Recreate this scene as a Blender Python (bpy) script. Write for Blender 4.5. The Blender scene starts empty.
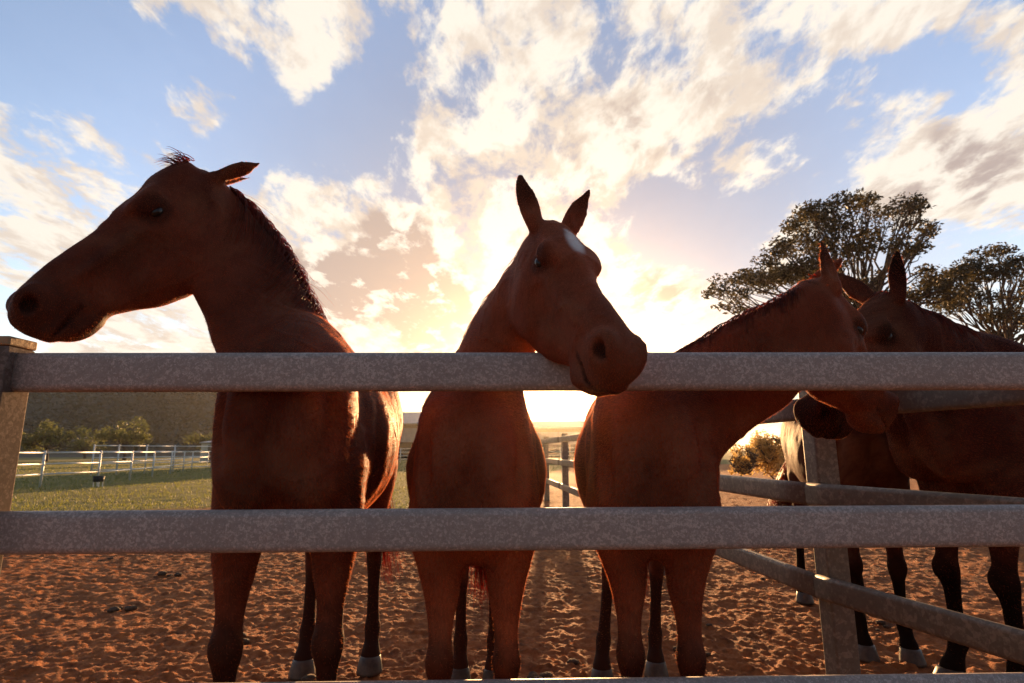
import bpy, math, random
import numpy as np
from mathutils import Vector, Matrix

R = math.radians
rng = np.random.default_rng(7)
random.seed(7)
sc = bpy.context.scene
COL = sc.collection

# ------------------------------------------------------------------ camera
FPX = 20.0 / 36.0 * 1024
PITCH = R(10.85)
EYE = 1.12
HAZE = .00024
cam_d = bpy.data.cameras.new('camera')
cam_d.lens = 20.0
cam_d.sensor_width = 36.0
cam_d.clip_start = 0.05
cam_d.clip_end = 5000
cam_d.dof.use_dof = True
cam_d.dof.focus_distance = 1.85
cam_d.dof.aperture_fstop = 6.3
cam = bpy.data.objects.new('camera', cam_d)
COL.objects.link(cam)
cam.location = (0, 0, EYE)
cam.rotation_euler = (Matrix.Rotation(R(90) + PITCH, 3, 'X') @ Matrix.Rotation(R(-0.25), 3, 'Z')).to_euler()
sc.camera = cam


def at(px, py, Y):
    """world point seen at a pixel of the photograph, Y metres in front of the camera"""
    u, v = (px - 512) / FPX, (341.5 - py) / FPX
    c, s = math.cos(PITCH), math.sin(PITCH)
    yd, zd = c - s * v, s + c * v
    k = Y / yd
    return np.array([u * k, Y, EYE + zd * k])


# ------------------------------------------------------------------ helpers
def tag(o, label=None, cat=None, group=None, kind=None):
    if label: o['label'] = label
    if cat: o['category'] = cat
    if group: o['group'] = group
    if kind: o['kind'] = kind
    return o


def empty(name, loc=(0, 0, 0), rz=0.0):
    o = bpy.data.objects.new(name, None)
    COL.objects.link(o)
    o.location = loc
    o.rotation_euler = (0, 0, rz)
    o.empty_display_size = 0.2
    return o


class MB:
    def __init__(self):
        self.v, self.f, self.n = [], [], 0

    def add(self, verts, faces):
        verts = np.asarray(verts, dtype=float).reshape(-1, 3)
        self.v.append(verts)
        for f in faces:
            self.f.append([i + self.n for i in f])
        self.n += len(verts)

    def box(self, c, size, rz=0.0, bev=0.0, rot=None):
        sx, sy, sz = [x / 2 for x in size]
        b = min(bev, sx * .9, sy * .9, sz * .9)
        M = Matrix.Rotation(rz, 3, 'Z') if rot is None else rot
        if b <= 0:
            vs = [(x, y, z) for x in (-sx, sx) for y in (-sy, sy) for z in (-sz, sz)]
            fs = [(0, 1, 3, 2), (4, 6, 7, 5), (0, 4, 5, 1), (2, 3, 7, 6), (0, 2, 6, 4), (1, 5, 7, 3)]
        else:
            import bmesh
            bm = bmesh.new()
            bmesh.ops.create_cube(bm, size=1)
            bmesh.ops.scale(bm, verts=bm.verts, vec=(2 * sx, 2 * sy, 2 * sz))
            bmesh.ops.bevel(bm, geom=bm.edges[:], offset=b, segments=3, profile=.5, affect='EDGES')
            bm.verts.index_update()
            vs = [v.co[:] for v in bm.verts]
            fs = [[v.index for v in f.verts] for f in bm.faces]
            bm.free()
        Mn = np.array(M)
        vs = np.array(vs) @ Mn.T + np.array(c)
        self.add(vs, fs)

    def tube(self, pts, rad, n=6, cap=True):
        pts = np.asarray(pts, float)
        m = len(pts)
        rad = np.broadcast_to(np.asarray(rad, float), (m,))
        T = np.gradient(pts, axis=0)
        T /= np.linalg.norm(T, axis=1)[:, None] + 1e-12
        up = np.array([0, 0, 1.0]) if abs(T[0][2]) < .9 else np.array([1.0, 0, 0])
        vs = []
        ang = np.arange(n) * 2 * math.pi / n
        for i in range(m):
            a = np.cross(T[i], up); a /= np.linalg.norm(a) + 1e-12
            b = np.cross(T[i], a)
            up = -b if np.dot(-b, up) > 0 else b
            vs.append(pts[i] + rad[i] * (np.cos(ang)[:, None] * a + np.sin(ang)[:, None] * b))
        fs = []
        for i in range(m - 1):
            for j in range(n):
                k = (j + 1) % n
                fs.append((i * n + j, i * n + k, (i + 1) * n + k, (i + 1) * n + j))
        if cap:
            fs.append(tuple(range(n))[::-1])
            fs.append(tuple((m - 1) * n + j for j in range(n)))
        self.add(np.concatenate(vs), fs)

    def build(self, name, mat, parent=None, smooth=False, fast=False):
        return mesh_obj(name, np.concatenate(self.v), self.f, mat, parent, smooth)


def mesh_obj(name, v, f, mat, parent=None, smooth=False):
    me = bpy.data.meshes.new(name)
    if isinstance(f, np.ndarray):
        nv, nf, k = len(v), len(f), f.shape[1]
        me.vertices.add(nv)
        me.vertices.foreach_set('co', np.asarray(v, np.float32).ravel())
        me.loops.add(nf * k)
        me.polygons.add(nf)
        me.polygons.foreach_set('loop_start', np.arange(nf, dtype=np.int32) * k)
        me.polygons.foreach_set('loop_total', np.full(nf, k, np.int32))
        me.loops.foreach_set('vertex_index', f.astype(np.int32).ravel())
        me.update(calc_edges=True)
        me.validate()
    else:
        me.from_pydata([tuple(p) for p in v], [], [tuple(q) for q in f])
        me.update()
    if smooth:
        me.polygons.foreach_set('use_smooth', np.ones(len(me.polygons), bool))
    o = bpy.data.objects.new(name, me)
    COL.objects.link(o)
    if mat is not None: me.materials.append(mat)
    if parent is not None: o.parent = parent
    return o


# numpy value noise
def _hash(ix, iy, seed):
    h = (ix.astype(np.int64) * 374761393 + iy.astype(np.int64) * 668265263 + seed * 974634777) & 0xffffffff
    h = ((h ^ (h >> 13)) * 1274126177) & 0xffffffff
    return ((h ^ (h >> 16)) & 0xffff) / 65535.0


def vnoise(x, y, seed=0):
    ix, iy = np.floor(x), np.floor(y)
    fx, fy = x - ix, y - iy
    fx = fx * fx * (3 - 2 * fx); fy = fy * fy * (3 - 2 * fy)
    a = _hash(ix, iy, seed); b = _hash(ix + 1, iy, seed)
    c = _hash(ix, iy + 1, seed); d = _hash(ix + 1, iy + 1, seed)
    return (a * (1 - fx) + b * fx) * (1 - fy) + (c * (1 - fx) + d * fx) * fy


def sstep(a, b, x):
    t = np.clip((x - a) / (b - a), 0, 1)
    return t * t * (3 - 2 * t)


# ------------------------------------------------------------------ materials
def new_mat(name):
    m = bpy.data.materials.new(name)
    m.use_nodes = True
    nt = m.node_tree
    for n in list(nt.nodes):
        nt.nodes.remove(n)
    out = nt.nodes.new('ShaderNodeOutputMaterial')
    bs = nt.nodes.new('ShaderNodeBsdfPrincipled')
    nt.links.new(bs.outputs[0], out.inputs[0])
    return m, nt, bs, out


def ramp(nt, fac, stops):
    r = nt.nodes.new('ShaderNodeValToRGB')
    el = r.color_ramp.elements
    while len(el) < len(stops): el.new(.5)
    for e, (p, c) in zip(el, stops):
        e.position = p
        e.color = (*c, 1) if len(c) == 3 else c
    nt.links.new(fac, r.inputs[0])
    return r.outputs[0]


def noise(nt, scale, detail=4, rough=.55, vec=None, dist=0.0):
    n = nt.nodes.new('ShaderNodeTexNoise')
    n.inputs['Scale'].default_value = scale
    n.inputs['Detail'].default_value = detail
    n.inputs['Roughness'].default_value = rough
    n.inputs['Distortion'].default_value = dist
    if vec is not None: nt.links.new(vec, n.inputs['Vector'])
    return n.outputs[0]


def objcoord(nt, scale=None):
    t = nt.nodes.new('ShaderNodeTexCoord')
    if scale is None: return t.outputs['Object']
    mp = nt.nodes.new('ShaderNodeMapping')
    mp.inputs['Scale'].default_value = scale
    nt.links.new(t.outputs['Object'], mp.inputs[0])
    return mp.outputs[0]


def bump(nt, bs, h, strength=.3, dist=.01):
    b = nt.nodes.new('ShaderNodeBump')
    b.inputs['Strength'].default_value = strength
    b.inputs['Distance'].default_value = dist
    nt.links.new(h, b.inputs['Height'])
    nt.links.new(b.outputs[0], bs.inputs['Normal'])


def mixc(nt, fac, a, b, mode='MIX'):
    m = nt.nodes.new('ShaderNodeMix')
    m.data_type = 'RGBA'
    m.blend_type = mode
    for sock, val in ((m.inputs[0], fac), (m.inputs[6], a), (m.inputs[7], b)):
        if isinstance(val, (int, float)): sock.default_value = val
        elif isinstance(val, tuple): sock.default_value = (*val, 1)
        else: nt.links.new(val, sock)
    return m.outputs[2]


def simple_mat(name, c1, c2, scale=8, rough=.6, metal=0, bstr=.2, bscale=40, bdist=.01, vec=None):
    m, nt, bs, out = new_mat(name)
    co = objcoord(nt, vec)
    f = noise(nt, scale, 5, .6, co)
    col = ramp(nt, f, [(.3, c1), (.7, c2)])
    nt.links.new(col, bs.inputs['Base Color'])
    bs.inputs['Roughness'].default_value = rough
    bs.inputs['Metallic'].default_value = metal
    if bstr: bump(nt, bs, noise(nt, bscale, 4, .6, co), bstr, bdist)
    return m


def galv_mat(name, tint=(1, 1, 1), scale=55, metal=.15, r0=.68, r1=.5, spec=.4):
    m, nt, bs, out = new_mat(name)
    co = objcoord(nt)
    v = nt.nodes.new('ShaderNodeTexVoronoi')
    v.inputs['Scale'].default_value = scale
    nt.links.new(co, v.inputs['Vector'])
    sp = nt.nodes.new('ShaderNodeSeparateColor')
    nt.links.new(v.outputs['Color'], sp.inputs[0])
    a = noise(nt, scale * 1.6, 5, .7, co, .4)
    big = noise(nt, 3.0, 4, .6, co)
    ad = nt.nodes.new('ShaderNodeMath'); ad.operation = 'MULTIPLY_ADD'
    nt.links.new(sp.outputs[0], ad.inputs[0]); ad.inputs[1].default_value = .3
    nt.links.new(a, ad.inputs[2])
    ad2 = nt.nodes.new('ShaderNodeMath'); ad2.operation = 'MULTIPLY_ADD'
    nt.links.new(big, ad2.inputs[0]); ad2.inputs[1].default_value = .35
    nt.links.new(ad.outputs[0], ad2.inputs[2])
    t = tint
    col = ramp(nt, ad2.outputs[0], [(.50, (.155 * t[0], .137 * t[1], .125 * t[2])), (.85, (.195 * t[0], .172 * t[1], .158 * t[2])),
                                    (1.0, (.30 * t[0], .268 * t[1], .25 * t[2]))])
    nt.links.new(col, bs.inputs['Base Color'])
    st = nt.nodes.new('ShaderNodeMapRange')
    nt.links.new(noise(nt, 1.0, 6, .7, objcoord(nt, (1.2, 9, 22)), .5), st.inputs[0])
    for q_, v_ in zip((1, 2, 3, 4), (.55, .80, 0, .4)): st.inputs[q_].default_value = v_
    col = mixc(nt, st.outputs[0], col, (.085 * t[0], .060 * t[1], .045 * t[2]))
    nt.links.new(col, bs.inputs['Base Color'])
    bs.inputs['Metallic'].default_value = metal
    rr = nt.nodes.new('ShaderNodeMapRange')
    rr.inputs[1].default_value = .4; rr.inputs[2].default_value = 1.0
    rr.inputs[3].default_value = r0; rr.inputs[4].default_value = r1
    bs.inputs['Specular IOR Level'].default_value = spec
    nt.links.new(ad2.outputs[0], rr.inputs[0])
    nt.links.new(rr.outputs[0], bs.inputs['Roughness'])
    bump(nt, bs, ad.outputs[0], .25, .002)
    return m


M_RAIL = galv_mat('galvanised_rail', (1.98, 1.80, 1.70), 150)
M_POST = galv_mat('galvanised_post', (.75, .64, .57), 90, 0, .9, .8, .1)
M_FARRAIL = simple_mat('far_rail', (.60, .60, .57), (.78, .78, .75), 6, .5, .3, 0)
M_HOOF = simple_mat('hoof', (.040, .026, .018), (.11, .07, .045), 30, .55, 0, .2, 60, .002)
M_BARK = simple_mat('bark', (.05, .035, .025), (.13, .095, .07), 9, .9, 0, .6, 30, .03)


def leaf_mat(name, c1, c2, trans=.35, scale=1.2):
    m, nt, bs, out = new_mat(name)
    col = ramp(nt, noise(nt, scale, 4, .6, objcoord(nt)), [(.3, c1), (.7, c2)])
    nt.links.new(col, bs.inputs['Base Color'])
    bs.inputs['Roughness'].default_value = .6
    tr = nt.nodes.new('ShaderNodeBsdfTranslucent')
    nt.links.new(col, tr.inputs[0])
    mx = nt.nodes.new('ShaderNodeMixShader')
    mx.inputs[0].default_value = trans
    nt.links.new(bs.outputs[0], mx.inputs[1]); nt.links.new(tr.outputs[0], mx.inputs[2])
    nt.links.new(mx.outputs[0], out.inputs[0])
    return m


M_LEAF = leaf_mat('gum_leaf', (.035, .030, .012), (.08, .062, .024), .45)
M_LEAF2 = leaf_mat('bush_leaf', (.11, .12, .035), (.20, .20, .06), .4, .4)
M_FOREST = leaf_mat('forest_leaf', (.065, .06, .032), (.12, .10, .05), .35, .05)
M_GRASS = leaf_mat('grass_blade', (.13, .15, .035), (.25, .24, .06), .5, .3)


def coat_mat(name, c1, c2, dark, spec=.07):
    m, nt, bs, out = new_mat(name)
    at_ = nt.nodes.new('ShaderNodeAttribute')
    at_.attribute_name = 'coat'
    sp = nt.nodes.new('ShaderNodeSeparateColor')
    nt.links.new(at_.outputs['Color'], sp.inputs[0])
    co = objcoord(nt)
    base = ramp(nt, noise(nt, 4.5, 5, .6, co), [(.3, c1), (.72, c2)])
    fine = noise(nt, 1.0, 3, .6, objcoord(nt, (160, 160, 45)))
    base = mixc(nt, .35, base, ramp(nt, fine, [(.3, (.35, .35, .35)), (.7, (1.4, 1.4, 1.4))]), 'MULTIPLY')
    dr_ = nt.nodes.new('ShaderNodeMapRange')
    nt.links.new(noise(nt, 2.6, 7, .72, co, .6), dr_.inputs[0])
    for q_, v_ in zip((1, 2, 3, 4), (.46, .72, 0, .45)): dr_.inputs[q_].default_value = v_
    base = mixc(nt, dr_.outputs[0], base, (.30, .14, .075))
    c = mixc(nt, sp.outputs[0], base, dark)
    c = mixc(nt, sp.outputs[1], c, (.72, .68, .64))
    nt.links.new(c, bs.inputs['Base Color'])
    bs.inputs['Roughness'].default_value = .66
    bs.inputs['Specular IOR Level'].default_value = spec
    bs.inputs['Specular Tint'].default_value = (1.0, .55, .26, 1)
    bs.inputs['Sheen Weight'].default_value = .0
    bs.inputs['Sheen Roughness'].default_value = .3
    bs.inputs['Sheen Tint'].default_value = (1.0, .62, .36, 1)
    h = noise(nt, 1.0, 4, .7, objcoord(nt, (110, 110, 60)))
    h2 = noise(nt, 24, 3, .5, co)
    ad = nt.nodes.new('ShaderNodeMath'); ad.operation = 'MULTIPLY_ADD'
    nt.links.new(h2, ad.inputs[0]); ad.inputs[1].default_value = 1.2
    nt.links.new(h, ad.inputs[2])
    bump(nt, bs, ad.outputs[0], .35, .004)
    return m


def hair_mat(name, c1, c2, trans=.35):
    m, nt, bs, out = new_mat(name)
    col = ramp(nt, noise(nt, 30, 3, .6, objcoord(nt)), [(.3, c1), (.7, c2)])
    nt.links.new(col, bs.inputs['Base Color'])
    bs.inputs['Roughness'].default_value = .4
    tr = nt.nodes.new('ShaderNodeBsdfTranslucent')
    tc = mixc(nt, 1.0, col, (3.2, 2.0, 1.2), 'MULTIPLY')
    nt.links.new(tc, tr.inputs[0])
    mx = nt.nodes.new('ShaderNodeMixShader'); mx.inputs[0].default_value = trans
    nt.links.new(bs.outputs[0], mx.inputs[1]); nt.links.new(tr.outputs[0], mx.inputs[2])
    nt.links.new(mx.outputs[0], out.inputs[0])
    return m


M_HAIR = hair_mat('horse_hair', (.07, .018, .009), (.26, .065, .022), .55)
m_, nt_, bs_, _o = new_mat('horse_eye')
bs_.inputs['Base Color'].default_value = (.012, .007, .005, 1)
bs_.inputs['Roughness'].default_value = .3
M_EYE = m_


# ------------------------------------------------------------------ signed distance bodies
class Field:
    def __init__(self, lo, hi, h):
        self.lo = np.array(lo, np.float32); self.h = h
        self.n = np.ceil((np.array(hi) - np.array(lo)) / h).astype(int) + 1
        self.F = np.full(self.n, .5, np.float32)
        self.ax = [self.lo[i] + h * np.arange(self.n[i], dtype=np.float32) for i in range(3)]

    def sl(self, lo, hi):
        a = np.clip(np.floor((np.array(lo) - self.lo) / self.h).astype(int), 0, self.n)
        b = np.clip(np.ceil((np.array(hi) - self.lo) / self.h).astype(int) + 1, 0, self.n)
        return tuple(slice(int(x), int(y)) for x, y in zip(a, b))

    def grid(self, s):
        return (self.ax[0][s[0]][:, None, None], self.ax[1][s[1]][None, :, None], self.ax[2][s[2]][None, None, :])

    def union(self, s, d, k):
        F = self.F[s]
        hh = np.maximum(k - np.abs(F - d), 0) / k
        self.F[s] = np.minimum(F, d) - hh * hh * k * .25

    def carve(self, s, d, k):
        F = self.F[s]; d = -d
        hh = np.maximum(k - np.abs(F - d), 0) / k
        self.F[s] = np.maximum(F, d) + hh * hh * k * .25

    def ell(self, c, rad, axes=None, k=.02, cut=False):
        c = np.asarray(c, float); rad = np.asarray(rad, float)
        A = np.eye(3) if axes is None else np.asarray(axes, float)
        ext = np.sqrt(((A * rad[:, None]) ** 2).sum(0)) + k + .03
        s = self.sl(c - ext, c + ext)
        X, Y, Z = self.grid(s)
        X = X - np.float32(c[0]); Y = Y - np.float32(c[1]); Z = Z - np.float32(c[2])
        k0 = 0; k1 = 0
        for i in range(3):
            p = (X * np.float32(A[i][0]) + Y * np.float32(A[i][1]) + Z * np.float32(A[i][2])) / np.float32(rad[i])
            k0 = k0 + p * p
            k1 = k1 + (p / np.float32(rad[i])) ** 2
        k0 = np.sqrt(k0); k1 = np.sqrt(k1) + 1e-6
        d = k0 * (k0 - 1) / k1
        (self.carve if cut else self.union)(s, d, k)

    def chain(self, pts, U, a, b, k=.03, m=None, capr=1.0):
        """tube along a smooth curve; a = half depth along U, b = half width across it"""
        pts = np.asarray(pts, float); n = len(pts)
        U = np.broadcast_to(np.asarray(U, float), (n, 3))
        m = m or (n - 1) * 5
        dat = np.concatenate([pts, U, np.asarray(a, float)[:, None], np.asarray(b, float)[:, None]], 1)
        dat = catmull(dat, m)
        P, U, a, b = dat[:, :3], dat[:, 3:6], dat[:, 6], dat[:, 7]
        big = np.maximum(a, b).max() + k + .03
        s0 = self.sl(P.min(0) - big, P.max(0) + big)
        D = np.full([q.stop - q.start for q in s0], 1.0, np.float32)
        T = np.gradient(P, axis=0)
        for i in range(len(P) - 1):
            r = max(a[i], b[i], a[i + 1], b[i + 1]) + k + .03
            s = self.sl(np.minimum(P[i], P[i + 1]) - r, np.maximum(P[i], P[i + 1]) + r)
            X, Y, Z = self.grid(s)
            if 0 in (X.size, Y.size, Z.size): continue
            t = P[i + 1] - P[i]; L = np.linalg.norm(t); t = t / L
            u = (U[i] + U[i + 1]) / 2; u = u - t * np.dot(u, t); u /= np.linalg.norm(u)
            v = np.cross(t, u)
            f = np.float32
            X = X - f(P[i][0]); Y = Y - f(P[i][1]); Z = Z - f(P[i][2])
            w = X * f(t[0]) + Y * f(t[1]) + Z * f(t[2])
            pu = X * f(u[0]) + Y * f(u[1]) + Z * f(u[2])
            pv = X * f(v[0]) + Y * f(v[1]) + Z * f(v[2])
            q = np.clip(w / f(L), 0, 1)
            over = w - q * f(L)
            ra = f(a[i]) + q * f(a[i + 1] - a[i]); rb = f(b[i]) + q * f(b[i + 1] - b[i])
            rc = np.minimum(ra, rb) * f(capr)
            k0 = np.sqrt((pu / ra) ** 2 + (pv / rb) ** 2 + (over / rc) ** 2) + f(1e-6)
            k1 = np.sqrt((pu / ra ** 2) ** 2 + (pv / rb ** 2) ** 2 + (over / rc ** 2) ** 2) + f(1e-6)
            d = k0 * (k0 - 1) / k1
            ss = tuple(slice(x.start - y.start, x.stop - y.start) for x, y in zip(s, s0))
            D[ss] = np.minimum(D[ss], d)
        self.union(s0, D, k)
        return P, U, a, b

    def surface(self):
        F = self.F
        neg = F < 0
        n = self.n
        c = [slice(None, -1), slice(1, None)]
        cnt = np.zeros(n - 1, np.int8)
        for i in (0, 1):
            for j in (0, 1):
                for k in (0, 1):
                    cnt += neg[c[i], c[j], c[k]]
        act = (cnt > 0) & (cnt < 8)
        idx = np.full(act.shape, -1, np.int64)
        cells = np.argwhere(act)
        idx[act] = np.arange(len(cells))
        corner = {}
        for i in (0, 1):
            for j in (0, 1):
                for k in (0, 1):
                    corner[(i, j, k)] = F[cells[:, 0] + i, cells[:, 1] + j, cells[:, 2] + k]
        S = np.zeros((len(cells), 3)); N = np.zeros(len(cells))
        for ax in range(3):
            for p in (0, 1):
                for q in (0, 1):
                    e0 = [p, q]; e0.insert(ax, 0); e1 = [p, q]; e1.insert(ax, 1)
                    f0, f1 = corner[tuple(e0)], corner[tuple(e1)]
                    cr = (f0 < 0) != (f1 < 0)
                    t = np.where(cr, f0 / np.where(cr, f0 - f1, 1), 0)
                    pos = np.tile(np.array(e0, float), (len(cells), 1)); pos[:, ax] += t
                    S += np.where(cr[:, None], pos, 0); N += cr
        V = (cells + S / N[:, None]) * self.h + self.lo
        quads = []
        for ax in range(3):
            s0 = [slice(1, -1)] * 3; s1 = [slice(1, -1)] * 3
            s0[ax] = slice(0, -1); s1[ax] = slice(1, None)
            a, b = neg[tuple(s0)], neg[tuple(s1)]
            e = np.argwhere(a != b)
            o = np.ones(3, int); o[ax] = 0
            e = e + o
            fl = neg[e[:, 0], e[:, 1], e[:, 2]]
            d1, d2 = (ax + 1) % 3, (ax + 2) % 3
            def cell(i, j):
                q = e.copy(); q[:, d1] -= i; q[:, d2] -= j
                return idx[q[:, 0], q[:, 1], q[:, 2]]
            Q = np.stack([cell(1, 1), cell(0, 1), cell(0, 0), cell(1, 0)], 1)
            Q[~fl] = Q[~fl][:, ::-1]
            quads.append(Q)
        Q = np.concatenate(quads)
        Q = Q[(Q >= 0).all(1)]
        return V, Q


def relax(V, Q, w, its):
    """Laplacian smoothing, w = how much each vertex may move"""
    nv = len(V)
    src = np.concatenate([Q[:, k] for k in range(4)] * 2)
    dst = np.concatenate([Q[:, (k + 1) % 4] for k in range(4)] + [Q[:, (k + 3) % 4] for k in range(4)])
    cnt = np.maximum(np.bincount(src, minlength=nv), 1)
    for _ in range(its):
        A = np.stack([np.bincount(src, V[dst, c], nv) for c in range(3)], 1) / cnt[:, None]
        V = V + (A - V) * (w * .5)[:, None]
    return V


def catmull(D, m):
    n = len(D)
    t = np.linspace(0, n - 1, m + 1)
    i = np.clip(np.floor(t).astype(int), 0, n - 2)
    f = (t - i)[:, None]
    g = lambda j: D[np.clip(j, 0, n - 1)]
    p0 = np.where((i - 1)[:, None] < 0, 2 * g(i) - g(i + 1), g(i - 1))
    p3 = np.where((i + 2)[:, None] > n - 1, 2 * g(i + 1) - g(i), g(i + 2))
    p1, p2 = g(i), g(i + 1)
    return .5 * (2 * p1 + (p2 - p0) * f + (2 * p0 - 5 * p1 + 4 * p2 - p3) * f ** 2 + (3 * p1 - p0 - 3 * p2 + p3) * f ** 3)


def strands(mb, roots, dirs, length, rad, segs=7, grav=.6, curl=.02, g=None):
    """tapered hair strands as slim three sided tubes (vectorised)"""
    n = len(roots)
    roots = np.asarray(roots, float)
    d = np.asarray(dirs, float); d = d / np.linalg.norm(d, axis=1)[:, None]
    length = np.broadcast_to(length, (n,)).astype(float)
    G = np.array([0, 0, -1.0]) if g is None else np.asarray(g, float)
    P = [roots]
    cur = roots.copy(); dd = d.copy()
    ph = rng.uniform(0, 6.28, (n, 3)); fr = rng.uniform(2, 5, (n, 3))
    for s in range(segs):
        dd = dd + G * grav / segs + curl * np.sin(ph + fr * s)
        dd /= np.linalg.norm(dd, axis=1)[:, None]
        cur = cur + dd * (length / segs)[:, None]
        P.append(cur.copy())
    P = np.stack(P, 1)
    T = np.gradient(P, axis=1)
    T /= np.linalg.norm(T, axis=2)[..., None] + 1e-9
    ref = rng.normal(size=(n, 1, 3))
    A = np.cross(T, np.broadcast_to(ref, T.shape)); A /= np.linalg.norm(A, axis=2)[..., None] + 1e-9
    B = np.cross(T, A)
    rr = rad * np.linspace(1, .15, segs + 1)[None, :, None] * rng.uniform(.6, 1.3, (n, 1, 1))
    V = []
    for k in range(3):
        an = k * 2.094
        V.append(P + rr * (math.cos(an) * A + math.sin(an) * B))
    V = np.stack(V, 2)
    base = np.arange(n)[:, None, None] * (segs + 1) * 3 + np.arange(segs)[None, :, None] * 3
    F = []
    for k in range(3):
        k2 = (k + 1) % 3
        F.append(np.concatenate([base + k, base + k2, base + 3 + k2, base + 3 + k], 2).reshape(-1, 4))
    return V.reshape(-1, 3), np.concatenate(F)


def hair_obj(name, lots, mat, parent):
    vs, fs, n = [], [], 0
    for v, f in lots:
        vs.append(v); fs.append(f + n); n += len(v)
    return mesh_obj(name, np.concatenate(vs), np.concatenate(fs), mat, parent, True)


def nrm(v):
    v = np.asarray(v, float)
    return v / np.linalg.norm(v)


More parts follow.
